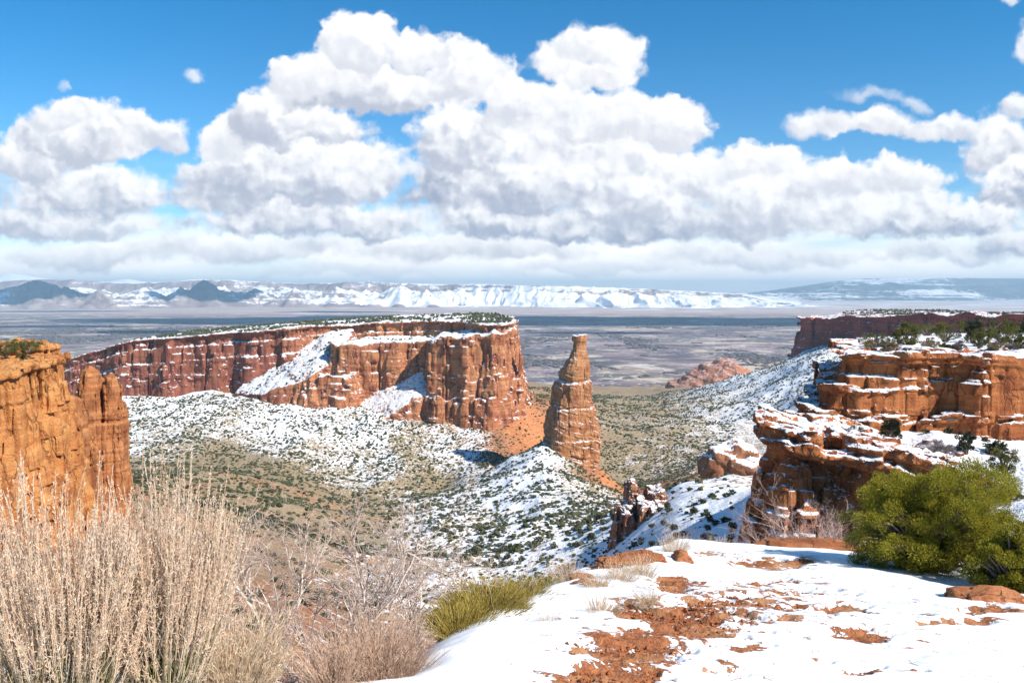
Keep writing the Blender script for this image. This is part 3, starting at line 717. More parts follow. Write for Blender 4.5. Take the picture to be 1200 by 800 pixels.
def build_grand_mesa():
    na, nd = 620, 150
    px = np.linspace(760, 1900, na); D = np.linspace(27000, 46000, nd)
    PX, DD = np.meshgrid(px, D, indexing='ij'); X = (PX - 600) / F * DD
    cp = np.interp(PX, [760, 850, 905, 940, 975, 1000, 1030, 1100, 1200, 1900], [352, 347, 340, 335, 330, 327, 326, 325.5, 326.5, 327])
    D1 = 37000 + 1500 * fbm(X / 6000, 2.2, 0.4, 3)
    t = np.clip((DD - 27500) / (D1 - 27500), 0, 1)
    crest = (340 - cp) / F * D1
    pr = 0.30 * smooth(t, 0.0, 0.35) + 0.30 * smooth(t, 0.35, 0.75) + 0.40 * smooth(t, 0.80, 0.99)
    Z = -400 + (crest + 400) * pr + np.sin(t * math.pi) * ((ridged(X / 2600, DD / 4200, 4.4, 5, 0.55) - 0.9) * 240)
    sn = 0.02 + 0.22 * fbm(X / 4200, DD / 3000, 1.1, 3) + 0.08 * smooth(t, 0.9, 1.0)
    tag(mesh_np('far_mesa_mountains', np.stack([X, DD, Z], -1).reshape(-1, 3), grid_faces(na, nd)[:, ::-1], M_grand, True, {'snow': sn.ravel()}), kind='structure')
build_grand_mesa()

# ------------------------------------------------------------------ the rock formations
def build_mesa():
    zx = [-760, -700, -640, -590, -540, -420, -310, -200, -100, -40, 0, 60]; zv = [-132, -116, -97, -83, -71, -61, -53, -47, -43, -41.5, -41, -41]
    ztU = lambda x, y: np.interp(x, zx, zv) + 1.2 * vn(x / 40, y / 40, 1.0) + 2.0 * smooth(y, 1150, 1350)
    ztL = lambda x, y: np.interp(x, [-270, -240, -150, -108, -95, -60, -20, 10], [-74, -72, -69, -66, -61, -57, -52, -50]) + 3.5 * vn(x / 11, y / 11, 5.0) + 1.5 * smooth(y, 1010, 1100)
    ztS = lambda x, y: np.full(x.shape, -110.0) + 3 * vn(x / 12, y / 12, 2.0)
    U = [(-760,1240),(-700,1200),(-650,1176),(-600,1166),(-560,1138),(-520,1142),(-490,1118),(-450,1128),(-420,1118),(-392,1124),(-365,1106),(-335,1112),(-310,1112),(-285,1150),(-240,1168),(-200,1160),(-150,1164),(-105,1140),(-70,1100),(-50,1040),(-38,1000),(-16,988),(-6,1002),(2,1060),(6,1160),(-20,1300),(-100,1450),(-760,1450)]
    L = [(-262,1150),(-250,1085),(-242,1058),(-226,1044),(-204,1044),(-180,1050),(-150,1044),(-128,1048),(-112,1044),(-106,1020),(-100,1006),(-84,997),(-70,994),(-56,982),(-40,986),(-24,976),(-8,984),(0,1010),(6,1080),(6,1170),(-100,1200),(-262,1200)]
    Sm = [(-256,1052),(-250,1030),(-226,1022),(-206,1030),(-206,1055),(-230,1066)]
    foot = [(-118,1030),(-108,996),(-90,984),(-60,975),(-30,968),(-6,972),(6,1000),(12,1060),(12,1120),(-110,1080)]
    ztF = lambda x, y: np.full(x.shape, -134.0) + 4 * vn(x / 9, y / 9, 7.0)
    pU = lambda dz: np.interp(dz, [0, 3, 3.2, 14, 15.5, 34, 36, 60, 95, 150], [1.5, 2.0, -2.0, -1.0, 2.0, 3.0, 6.0, 8.5, 15.0, 28.0])
    pL = lambda dz: np.interp(dz, [0, 3, 20, 50, 80, 120], [0, 1, 2, 5, 10, 18])
    pS = lambda dz: np.interp(dz, [0, 3, 20, 50], [0, 1, 4, 10])
    ramp = [(-385,1085),(-330,1040),(-262,1030),(-225,1075),(-232,1170),(-290,1165),(-340,1122)]
    ztR = lambda x, y: np.clip(-58 - 0.45 * np.maximum(-262 - x, 0) - 0.46 * np.maximum(1145 - y, 0), -150, -58) + 2.5 * vn(x / 14, y / 14, 2.0)
    cone = [(-232,1010),(-170,985),(-110,1000),(-100,1040),(-108,1066),(-180,1066),(-236,1060)]
    ztC = lambda x, y: np.clip(-100 - 0.48 * np.maximum(-122 - x, 0) - 0.66 * np.maximum(1052 - y, 0), -170, -98) + 2.0 * vn(x / 12, y / 12, 4.0)
    pR = lambda dz: np.interp(dz, [0, 10, 100], [0, 4, 40])
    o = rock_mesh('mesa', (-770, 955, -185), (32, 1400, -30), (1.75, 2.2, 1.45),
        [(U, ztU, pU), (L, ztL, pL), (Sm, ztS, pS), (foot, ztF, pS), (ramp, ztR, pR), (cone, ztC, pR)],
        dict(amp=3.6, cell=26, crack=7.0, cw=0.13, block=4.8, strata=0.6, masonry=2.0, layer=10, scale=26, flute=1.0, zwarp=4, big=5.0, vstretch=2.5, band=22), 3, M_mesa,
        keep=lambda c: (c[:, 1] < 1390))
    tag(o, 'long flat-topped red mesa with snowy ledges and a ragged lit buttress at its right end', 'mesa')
build_mesa()

def build_spire():
    prof = np.array([ # py, left px, right px
(393,672,686.5),(396,671,687.5),(399,671,687),(402,672.6,685.8),(410,671.6,686.2),(417,669.5,687.5),(422,666.5,689.5),(428,663,690.5),(436,659,691),(443,657,691),(446,659,689.5),(448.5,652,692.5),(456,651,693),(466,650,693),(473,648,693.5),(475,650,692.5),(477,646.5,695),
     (486,645,696),(496,642,698),(506,639.5,699.5),(511,641,698.5),(514,637.5,700),(530,636,700.5),(550,635.5,701),(580,634,702)], float)
    D = 820.0
    zs = np.array([P(600, a, D)[2] for a in prof[:, 0]]); cx = (prof[:, 1] + prof[:, 2]) / 2; hw = (prof[:, 2] - prof[:, 1]) / 2 * D / F
    cxw = (cx - 600) / F * D
    o_ = np.argsort(zs); zs, cxw, hw = zs[o_], cxw[o_], hw[o_]
    lo = np.array((26, 786, -215)); hi = np.array((98, 856, -44)); h = np.array((0.62, 0.62, 0.62))
    n = np.ceil((hi - lo) / h).astype(int) + 1
    ax = [lo[i] + h[i] * np.arange(n[i]) for i in range(3)]
    X, Y, Z = np.meshgrid(*ax, indexing='ij')
    zw = Z + 2.6 * vn(X / 13, Y / 13, 3.1) * smooth(-Z, 52, 80) + 0.9 * vn(X / 4, Y / 4, 6.1) * smooth(-Z, 55, 80)
    c = np.interp(zw, zs, cxw); w = np.interp(zw, zs, hw)
    dx = X - c; dy = (Y - 821) / 0.92
    # a rounded block seen on the corner: right face flat and sunlit
    a = R(24); u = dx * math.cos(a) + dy * math.sin(a); v = -dx * math.sin(a) + dy * math.cos(a)
    e = 3.2
    rad = (np.abs(u / 0.93) ** e + np.abs(v / 0.90) ** e) ** (1 / e)
    f = (rad - w * 1.045).astype(np.float32)
    f = np.maximum(f, Z - zs[-1])
    near = np.abs(f) < 7
    x, y, z = X[near], Y[near], Z[near]
    wk = np.interp(z, zs, hw) / 25
    r = np.random.default_rng(5); zz = -230.0; bz = []; bo = []
    while zz < -30:
        t = 0.8 + 5 * r.random() ** 2; bo += [(r.random() - .5) * 1.5] * 2; bz += [zz + .1 * t, zz + .9 * t]; zz += t
    n1 = fbm(x / 11, y / 11, z / 26, 5)
    zt_ = z + 3.5 * vn(x / 15, y / 15, 2.) + 0.25 * (x - 62)
    lay = np.searchsorted(bz, zt_) // 2
    d = n1 * 1.9 * (0.35 + wk) + np.interp(zt_, bz, bo) * (0.25 + 0.35 * wk) - 0.5 * wk
    ce, cv = cells2d(X[:, :, 0] + 0 * X[:, :, 0], Y[:, :, 0], 8.5, 21)
    ci = np.argwhere(near)
    d += (2.2 * np.exp(-(ce / 0.8) ** 2) + (cv - .5) * 2.6)[ci[:, 0], ci[:, 1]] * np.clip(0.5 + 0.9 * vn(x / 14, y / 14, z / 20), 0, 1.2) * np.clip(wk, 0, 1)
    hs = np.sin(cv[ci[:, 0], ci[:, 1]] * 913.7 + lay * 78.2) * 43758.5; d += (hs - np.floor(hs) - .5) * 1.5 * wk
    d += fbm(x / 2.2, y / 2.2, z / 3.5, 2) * 0.35
    f[near] += d.astype(np.float32)
    f[0] = f[-1] = 1; f[:, 0] = f[:, -1] = 1; f[:, :, 0] = f[:, :, -1] = 1
    v, q = surface_nets(f, lo, h)
    zc = v[q].mean(1)[:, 2]; zcap = P(600, 401.5, D)[2]
    base = (float(cxw[0]), 821.0, -185.0)
    root = empty('rock_spire', base, 'tall tapering orange sandstone spire with a flat cap standing alone on a snowy ridge', 'rock spire')
    for nm, sel in (('spire_body', zc < zcap), ('cap_rock', zc >= zcap)):
        qq = q[sel]; used = np.unique(qq); mp = np.full(len(v), -1); mp[used] = np.arange(len(used))
        ob = mesh_np(nm, v[used] - np.array(base), mp[qq], M_spire, False, parent=root)
build_spire()

def build_left_cliff():
    poly = [(-200,60),(-140,88),(-112,118),(-97,136),(-94.2,146),(-93.6,151),(-94.6,155),(-100,156.5),(-101,158.2),(-95.8,159.5),(-95.4,163),(-97.2,165.5),(-104,167),(-104,169.6),(-99.6,170.6),(-100.6,175.5),(-103.2,178.5),(-109,180.5),(-109,183),(-106.8,184.5),(-107.6,190),(-113,196),(-125,202),(-200,205)]
    cap = [(-140,184),(-119,180),(-110.5,183),(-107.6,189),(-113,196),(-140,202)]
    zt = lambda x, y: -14.9 + 0.5 * vn(x / 7, y / 7, 1.)
    zc = lambda x, y: np.full(x.shape, -13.0)
    prof = lambda dz: np.interp(dz, [0, 1.2, 1.6, 6, 15, 30, 60], [0.9, 1.0, -0.2, 0.4, 2.0, 4.5, 9.0])
    pc = lambda dz: np.interp(dz, [0, 1.0, 1.2, 1.9, 2.1, 60], [0.4, 0.6, -0.5, -0.5, -60., -60])
    o = rock_mesh('cliff', (-142, 100, -60), (-84, 204, -11.5), (0.36, 0.36, 0.34), [(poly, zt, prof), (cap, zc, pc)],
        dict(calm=.35, amp=1.0, cell=6.5, crack=3.0, cw=.12, block=1.5, strata=0.2, masonry=.75, layer=3.2, scale=6, flute=0.25, zwarp=1.2, zw=15, vstretch=3.5, band=7), 9, M_left)
    tag(o, 'sunlit golden sandstone cliff with deep vertical cracks at the left edge of the view', 'cliff')
    # the cluster of rounded rock fins beside it
    fins = [(106,430,207,5.2,-.1),(118.5,441,211,2.7,.0),(131,436,209,4.2,.1),(141,468,211.5,2.6,.1),(97,480,204,2.6,-.1),(88.5,490,201,2.8,-.1),(81,462,195,4.2,0),(90,466,199,3.6,0),(112,520,204,2.3,0),(125,505,206,2.1,0),(138,545,207.5,2.4,.1),(103,545,202,2.2,0)]
    lo = np.array((-121, 186, -66)); hi = np.array((-84, 224, -17.5)); h = np.array((0.3, 0.3, 0.32))
    n = np.ceil((hi - lo) / h).astype(int) + 1
    X, Y, Z = np.meshgrid(*[lo[i] + h[i] * np.arange(n[i]) for i in range(3)], indexing='ij')
    f = np.full(n, 1e3, np.float32)
    for (px, py, D, rr, lean) in fins:
        tp = P(px, py, D); dz = tp[2] - Z
        rad = rr * 0.5 * np.interp(dz, [-1, 0, .8, 2.2, 5, 14, 34], [0.0, 0.25, 0.74, 0.92, 1.0, 1.10, 1.5])
        dd = np.hypot(X - (tp[0] + 0.06 * lean * dz), (Y - tp[1]) * 0.7) - rad
        dd = np.maximum(dd, -dz - 0.2)
        k = 0.12; hh = np.clip(0.5 + 0.5 * (dd - f) / k, 0, 1); f = (dd * (1 - hh) + f * hh - k * hh * (1 - hh)).astype(np.float32)
    near = np.abs(f) < 4; x, y, z = X[near], Y[near], Z[near]
    r = np.random.default_rng(8); zz = -80.; bz = []; bo = []
    while zz < -10:
        t = 0.5 + 2.4 * r.random() ** 2; bo += [(r.random() - .5)] * 2; bz += [zz + .15 * t, zz + .85 * t]; zz += t
    fe, fv = cells2d(X[:, :, 0], Y[:, :, 0], 2.2, 55); fi = np.argwhere(near)
    f[near] += (((fv - .5) * .45 + .45 * np.exp(-(fe / .22) ** 2))[fi[:, 0], fi[:, 1]] + fbm(x / 3.5, y / 3.5, z / 9, 4) * 0.55 + np.interp(z + .4 * vn(x / 6, y / 6, 0.), bz, bo) * 0.45 + fbm(x / .9, y / .9, z / 1.6, 2) * .10).astype(np.float32)
    f[0] = f[-1] = 1; f[:, 0] = f[:, -1] = 1; f[:, :, 0] = f[:, :, -1] = 1
    v, q = surface_nets(f, lo, h)
    tag(mesh_np('rock_fin', v, q, M_fin, False), 'cluster of rounded upright rock fins just right of the golden cliff', 'rock fins')
build_left_cliff()

def build_right_cliff():
    up = [(68,165),(48,114),(43.9,108.4),(45.2,106.3),(50,104.6),(54,105.2),(58,106.4),(60.5,102.8),(66,102.4),(72,103.6),(78,101.2),(86,100.4),(100,98.5),(125,96),(125,140),(110,165)]
    t2 = [(58,150),(43.4,112),(41.2,107.5),(42,104.4),(45,102.8),(51,102.9),(55,104.6),(58,106),(62,140)]
    t3 = [(52,138),(41.2,112),(38.8,106),(40.2,102.8),(46,101.4),(54,102.0),(60,102.6),(70,101.4),(86,99.4),(125,94.5),(125,138)]
    zt = lambda x, y: -8.1 + 0.25 * vn(x / 4, y / 4, 1.) - 0.02 * (x - 45)
    z2 = lambda x, y: -12.6 + 0.5 * vn(x / 3, y / 3, 4.)
    z3 = lambda x, y: -15.9 + 0.5 * vn(x / 3, y / 3, 6.) - 0.012 * (x - 45)
    pu = lambda dz: np.interp(dz, [0, .5, .8, 1.2, 1.5, 3.2, 3.5, 7, 12], [1.2, 1.4, .2, .4, -.5, -.2, .3, .6, 1.6])
    p2 = lambda dz: np.interp(dz, [0, .6, .9, 3, 8], [.4, .5, -.1, .2, 1.0])
    p3 = lambda dz: np.interp(dz, [0, .5, .8, 3, 8], [.3, .4, 0, .2, 1.0])
    o = rock_mesh('cliff', (33, 92, -24), (122, 134, -6.6), (0.22, 0.26, 0.18), [(up, zt, pu), (t2, z2, p2), (t3, z3, p3)],
        dict(calm=.25, amp=0.75, cell=8.0, crack=1.1, cw=.07, block=0.7, strata=0.10, masonry=.5, layer=1.7, scale=6, flute=0.10, zwarp=0.5, zw=20, band=4, vstretch=1.1), 14, M_right)
    tag(o, 'layered red cliff with an overhanging snow-dusted caprock and juniper trees along its rim', 'cliff')
    B = [(34.5,106),(31.0,98),(29.4,93.5),(29.8,90),(31.4,88),(33.6,87.4),(35.0,90.2),(37.2,90.6),(38.6,86.4),(43,83.6),(48,82.8),(53,81.0),(60,79.2),(72,76.5),(112,70),(112,104)]
    zb = lambda x, y: np.interp(x, [27, 30, 34, 42, 46, 54, 60, 112], [-15.2, -15.4, -16.2, -17.4, -18.2, -21, -25, -40]) + .35 * vn(x / 2.2, y / 2.2, 3.) + 0.05 * (y - 88)
    led = [(32.6,102),(29.6,95),(28.9,91),(30.4,87.4),(34,86.2),(36,86.4),(42,82.6),(52,80.0),(60,78),(112,69),(112,100)]
    zl = lambda x, y: zb(x, y) - 1.5
    pb = lambda dz: np.interp(dz, [0, .6, .8, 1.8, 2.1, 3.4, 5, 8, 13, 18], [.5, .7, .0, .3, -.9, -1.5, -.8, .4, 1.5, 2.6])
    pl = lambda dz: np.interp(dz, [0, .5, .7, 1.2, 1.3, 30], [.2, .3, -.3, -.5, -40, -40])
    o = rock_mesh('rock_buttress', (23, 66, -35), (110, 103, -13.4), (0.2, 0.24, 0.19), [(B, zb, pb), (led, zl, pl)],
        dict(calm=.2, amp=0.75, cell=5.0, crack=1.3, cw=.09, block=0.7, strata=0.08, masonry=.5, layer=1.3, scale=4.5, flute=0.08, zwarp=0.5, zw=12, band=4, vstretch=1.3), 23, M_right)
    tag(o, 'rust-red rock buttress with an overhung blocky top and snowy ledge below the layered cliff', 'rock buttress')
build_right_cliff()

def build_far_rocks():
    poly = [(724,2030),(722,1985),(735,1960),(752,1940),(770,1900),(786,1850),(790,1790),(806,1740),(815,1690),(812,1600),(822,1480),(830,1300),(900,1180),(1250,1150),(1250,2330),(960,2330),(830,2130)]
    zt = lambda x, y: np.interp(y, [1100, 1500, 1700, 2000, 2600], [-40, -44, -52, -68, -66]) + 5 * vn(x / 60, y / 60, 2.) + 10 * smooth(x, 900, 1050) * smooth(y, 1500, 2300)
    pr = lambda dz: np.interp(dz, [0, 8, 9, 40, 90, 160], [2, 3, -3, 2, 14, 40])
    o = rock_mesh('mesa', (700, 1130, -210), (1240, 2590, -28), (3.2, 5.0, 2.8), [(poly, zt, pr)],
        dict(amp=6, cell=45, crack=9, block=7, strata=3, layer=14, scale=70, flute=1.0, zwarp=6, zw=150, band=36), 31, M_far, keep=lambda c: c[:, 1] < 2580)
    tag(o, 'distant dark red mesa with a shaded cliff beyond the rim junipers at right', 'mesa')
    # leaning salmon dome in the canyon mouth
    lo = np.array((520, 2450, -345)); hi = np.array((800, 2780, -205)); h = np.array((2.4, 3.2, 1.8)); n = np.ceil((hi - lo) / h).astype(int) + 1
    X, Y, Z = np.meshgrid(*[lo[i] + h[i] * np.arange(n[i]) for i in range(3)], indexing='ij')
    pz = np.array([P(px, py, 2600) for px, py in ((785,450),(800,443),(815,434),(830,426),(842,421),(852,420),(862,426),(872,432),(880,436),(890,452))])
    top = np.interp(X, pz[:, 0], pz[:, 2]) - 0.0022 * (Y - 2600) ** 2
    f = (Z - top) * 0.7 + fbm(X / 30, Y / 30, Z / 60, 4) * 6 + 1.2 * vn(X / 200, Y / 200, (Z + 0.3 * X) / 7)
    f = np.maximum(f, np.maximum(pz[0, 0] - X, X - pz[-1, 0])).astype(np.float32)
    f[0] = f[-1] = 1; f[:, 0] = f[:, -1] = 1; f[:, :, 0] = f[:, :, -1] = 1
    v, q = surface_nets(f, lo, h)
    tag(mesh_np('rock_dome', v, q, M_dome), 'tilted salmon rock dome in the canyon mouth with its right end sunlit', 'rock dome')
build_far_rocks()

def ico(sub):
    bm = bmesh.new(); bmesh.ops.create_icosphere(bm, subdivisions=sub, radius=1.0)
    v = np.array([x.co[:] for x in bm.verts]); f = np.array([[x.index for x in fc.verts] for fc in bm.faces]); bm.free()
    return v, f
ICO = {k: ico(k) for k in (1, 2, 3, 4, 5)}
def boulder(name, loc, size, seed, mat, label, sub=4, rough=0.25, rz=0.0, cat='boulder', group=None, boxy=0.55):
    v, f = ICO[sub]; v = v.copy()
    e = np.abs(v).max(1, keepdims=True); v = v * (1 - boxy) + v / e * boxy * 0.8
    s = seed * 7.7
    n = fbm(v[:, 0] * 1.1 + s, v[:, 1] * 1.1, v[:, 2] * 1.1, 5)
    st = vn(s, 0.3, v[:, 2] * 4.0 + s) * 0.10
    ce, cv = cells2d(v[:, 0] * 3 + v[:, 2], v[:, 1] * 3 + v[:, 2] * .5, 1.6, seed)
    v = v * (1 + rough * n + st - 0.10 * np.exp(-(ce / .12) ** 2))[:, None]
    v = v * np.asarray(size)
    c, s_ = math.cos(rz), math.sin(rz)
    v = np.stack([v[:, 0] * c - v[:, 1] * s_, v[:, 0] * s_ + v[:, 1] * c, v[:, 2]], -1)
    o = mesh_np(name, v, f, mat); o.location = tuple(float(a) for a in loc)
    return tag(o, label, cat, group)
def on_terr(px, D):
    X = (px - 600) / F * D * math.cos(PITCH); return np.array([X, D, float(terr(np.array([X]), np.array([float(D)]))[0])])

def build_outcrop():
    zt = lambda d: (lambda x, y: np.full(x.shape, d) + .8 * vn(x / 3, y / 3, d))
    pr = lambda dz: np.interp(dz, [0, 1, 5, 12, 25], [-.4, .2, .5, 1.2, 2.5])
    def blk(px0, px1, D0, D1): return [((px0 - 594) / F * D0, D0), ((px1 - 600) / F * D0, D0 + 1), ((px1 - 600) / F * D0 + .6, D1), ((px0 - 600) / F * D0 + 1, D1 - 1)]
    tiers = [(blk(737, 750, 306, 318), zt(zof(564, 310)), pr), (blk(727, 747, 296, 309), zt(zof(597, 300)), pr), (blk(748, 761, 294, 308), zt(zof(590, 298)), pr),
             (blk(760, 784, 288, 304), zt(zof(595, 292)), pr), (blk(766, 788, 282, 292), zt(zof(612, 286)), pr), (blk(762, 780, 302, 316), zt(zof(575, 308)), pr), (blk(719, 727, 300, 308), zt(zof(600, 303)), pr)]
    o = rock_mesh('rock_outcrop', (33, 274, -104), (68, 325, -62), (.34, .36, .34), tiers, dict(calm=.1, amp=1.1, cell=6.0, crack=1.5, cw=.08, block=1.0, strata=.1, masonry=.6, layer=2.6, scale=6, flute=.15, zwarp=1.0, zw=12, band=6, vstretch=1.2), 41, M_boulder)
    tag(o, 'cluster of cracked brown rock blocks on the snowy ridge below the spire', 'rock outcrop')
    boulder('rock_outcrop', P(862, 548, 380), (15, 10, 13), 61, M_boulder, 'brown rounded outcrop behind the rust-red buttress', 5, 0.38, boxy=.25, cat='rock outcrop')
build_outcrop()

def build_ledge_rocks():
    r = np.random.default_rng(31)
    for i in range(16):
        D = r.uniform(80, 99); px = r.uniform(985, 1195); k = r.uniform(.25, .75)
        boulder('rock', on_terr(px, D), (k * 1.3, k, k * .6), 90 + i % 5, M_right, 'snow-dusted red rock lying on the ledge under the layered cliff', 3, .25, rz=r.uniform(0, 6), cat='rock', group='rocks on the snowy ledge')
build_ledge_rocks()

# ------------------------------------------------------------------ foreground rim
RIMPOLY = [(-6,-4),(-6,3.4),(-2.4,3.5),(-1.0,3.35),(-0.42,3.3),(-0.20,3.9),(0.02,4.6),(0.42,5.9),(0.95,7.4),(1.65,8.9),(2.25,10.2),(3.3,11.2),(4.7,11.9),(6.5,12.2),(9.5,12.5),(14,12),(14,-4)]
FP = np.array([P(*a) for a in [(515,795,3.3),(560,757,4.0),(620,722,4.9),(680,690,6.1),(740,656,8),(800,634,10.4),(870,641,11.3),(960,645,11.9),(1050,640,12.2),(1200,640,12.5),
     (700,770,3.9),(900,765,4.2),(1100,765,4.2),(900,700,6.1),(1000,668,8.3),(1100,690,7.4),(1190,700,7.2),(820,690,6.6),(600,800,3.3),(800,830,3.2),(1200,800,3.6),(100,880,2.7),(300,870,2.9),(450,850,3.0)]]
    + [(0, 0, -1.62), (-3, 0, -1.6), (4, 0, -1.6), (-4, 3, -1.75), (8, 4, -1.8), (12, 10, -3.2)])
_fk = np.hypot(FP[:, None, 0] - FP[None, :, 0], FP[:, None, 1] - FP[None, :, 1])
_fa = np.block([[_fk + 0.02 * np.eye(len(FP)), np.c_[np.ones(len(FP)), FP[:, :2]]], [np.c_[np.ones(len(FP)), FP[:, :2]].T, np.zeros((3, 3))]])
_fw = np.linalg.solve(_fa, np.r_[FP[:, 2], 0, 0, 0])
DIRT = [(745,765,85,36,.78),(715,797,85,24,.85),(835,722,60,20,.6),(790,692,52,16,.7),(985,719,66,8,.95),(1000,748,48,11,.85),(885,688,46,7,.6),(1010,792,40,5,.7),(1130,731,60,6,.7),(905,662,60,8,.75),(850,652,40,6,.6),(720,664,50,10,.8),(1080,722,36,4,.6),(668,735,26,9,.5),
        (745,722,40,18,.8),(680,770,22,14,.6),(1060,795,25,4,.6),(1165,718,50,8,.8),(950,785,20,4,.5),(1140,778,30,4,.4),(880,770,40,8,.6),(850,790,35,8,.6)]
def fore_z(X, Y):
    X = np.asarray(X, float); Y = np.asarray(Y, float)
    o = np.empty(X.size); xr, yr = X.ravel(), Y.ravel()
    for i in range(0, X.size, 60000):
        k = np.hypot(xr[i:i + 60000, None] - FP[None, :, 0], yr[i:i + 60000, None] - FP[None, :, 1])
        o[i:i + 60000] = k @ _fw[:-3] + _fw[-3] + xr[i:i + 60000] * _fw[-2] + yr[i:i + 60000] * _fw[-1]
    z = o.reshape(X.shape)
    d = poly_sdf(X, Y, RIMPOLY) + 0.18 * fbm(X * 0.9, Y * 0.9, 0.4, 3)
    dd = np.maximum(d, 0)
    z = z - 0.95 * dd ** 2 / (dd + 0.45) - 0.02 * np.maximum(dd - 3, 0) ** 2
    return z + 0.05 * fbm(X * 0.8, Y * 0.8, 1.4, 3)
def fore_dirt(X, Y, Z):
    px, py = to_px(X, np.maximum(Y, 0.8), Z)
    wx = px + 22 * fbm(X * 2, Y * 2, 3.3, 3); wy = py + 6 * fbm(X * 2, Y * 2, 9.3, 3)
    u_ = ((wx - 775) * 0.866 - (wy - 742) * 0.5 * 1.7) ; v_ = ((wx - 775) * 0.5 + (wy - 742) * 0.866 * 1.7)
    d = 0.20 + 0.40 * np.exp(-(u_ / 190) ** 2 - (v_ / 62) ** 2) + 0.21 * np.exp(-((wx - 1030) / 170) ** 2 - ((wy - 735) / 55) ** 2)
    for (cx, cy_, rx, ry, s) in DIRT:
        r = np.hypot((wx - cx) / rx, (wy - cy_) / ry)
        d = np.maximum(d, 0.20 + (0.46 * s + 0.04) * np.clip(1.25 - r ** 1.3 * 0.8, 0, 1))
    out = poly_sdf(X, Y, RIMPOLY)
    d = d + 0.30 * smooth(out, 0.35, 1.2) * (fbm(X * .7, Y * .7, 5.1, 2) + 0.9) + 0.18 * smooth(-X, 0.5, 1.5)
    return d
def build_foreground():
    na, nd = 760, 640
    px = np.linspace(-700, 1900, na); D = np.exp(np.linspace(math.log(1.1), math.log(26), nd))
    PX, DD = np.meshgrid(px, D, indexing='ij'); X = (PX - 600) / F * DD
    Z = fore_z(X, DD); di = fore_dirt(X, DD, Z)
    k = di + 0.55 * 0.5 * fbm(X * 5.5, DD * 8, 1.1, 4) * 0.6
    Z = Z + (0.014 * fbm(X * 2.6, DD * 3.6, 2.2, 3) + 0.005 * fbm(X * 11, DD * 13, 4.4, 2)) * smooth(DD, 2, 4)
    Z = Z + 0.035 * smooth(k, 0.56, 0.44) + (1 - smooth(k, 0.56, 0.46)) * 0.016 * fbm(X * 22, DD * 22, 0.4, 3)
    o = mesh_np('rim_ground', np.stack([X, DD, Z], -1).reshape(-1, 3), grid_faces(na, nd)[:, ::-1], M_fore, True, {'dirt': di.ravel()})
    tag(o, kind='structure')
    # sheet behind and beside the camera
    xs = np.linspace(-14, 14, 60); ys = np.linspace(-8, 1.25, 30); X, Y = np.meshgrid(xs, ys, indexing='ij'); Z = fore_z(X, Y) - 0.03
    tag(mesh_np('rim_ground', np.stack([X, Y, Z], -1).reshape(-1, 3), grid_faces(60, 30)[:, ::-1], M_fore, True, {'dirt': np.full(X.size, .2)}), kind='structure')
build_foreground()

def fz(px, D): # point on the foreground ground
    X = (px - 600) / F * D; return np.array([X, D, float(fore_z(np.array([X]), np.array([float(D)]))[0])])
boulder('boulder', fz(1168, 6.2) + (0, 0, .02), (.30, .2, .115), 71, M_near, 'half-buried red boulder in the snow right of the bare patches', 5, .16, boxy=.35)
boulder('rock_slab', fz(955, 11.0) + (0, 0, .02), (.78, .5, .12), 72, M_near, 'smooth peach rock slab lying beside the big green juniper', 5, .12, boxy=.3, cat='rock slab')
boulder('boulder', fz(803, 8.0) + (0, 0, .03), (.11, .18, .09), 73, M_near, 'small dark-sided red block at the end of the rim ledge', 4, .2)
boulder('rock_ledge', fz(745, 7.7) + (0, 0, .0), (.40, .26, .06), 74, M_near, 'low red rock ledge breaking through snow along the rim', 5, .2, rz=.5, cat='rock ledge')
boulder('rock_slab', fz(688, 6.0) + (0, 0, .0), (.17, .16, .06), 75, M_near, 'thin orange slab at the rim beneath dry grass', 4, .2, rz=.9, cat='rock slab')
boulder('boulder', fz(705, 6.6) + (-.15, 0, .0), (.14, .12, .07), 76, M_near, 'small tilted red boulder at the snowy rim edge', 4, .2, rz=.3)
def build_clods():
    """crumbly red soil clods over the bare patches"""
    n = 9000; px = rng.uniform(620, 960, n); D = rng.uniform(3.0, 7.5, n); X = (px - 600) / F * D
    Z = fore_z(X, D); di = fore_dirt(X, D, Z) + 0.16 * fbm(X * 5.5, D * 8, 1.1, 4)
    k = di > 0.56; X, D, Z = X[k][:3200], D[k][:3200], Z[k][:3200]
    v, f = ICO[1]; m = len(X)
    s = 0.004 + 0.014 * rng.random(m) ** 3
    V = v[None] * (1 + .35 * rng.standard_normal((m, len(v), 1))) * s[:, None, None] * rng.uniform(.6, 1.3, (m, 1, 3)) + np.stack([X, D, Z + .003], -1)[:, None]
    o = mesh_np('soil_clods', V.reshape(-1, 3), (f[None] + (np.arange(m) * len(v))[:, None, None]).reshape(-1, 3), M_near, False)
    tag(o, 'crumbly red soil clods scattered over the bare patches', 'soil', kind='stuff')
build_clods()

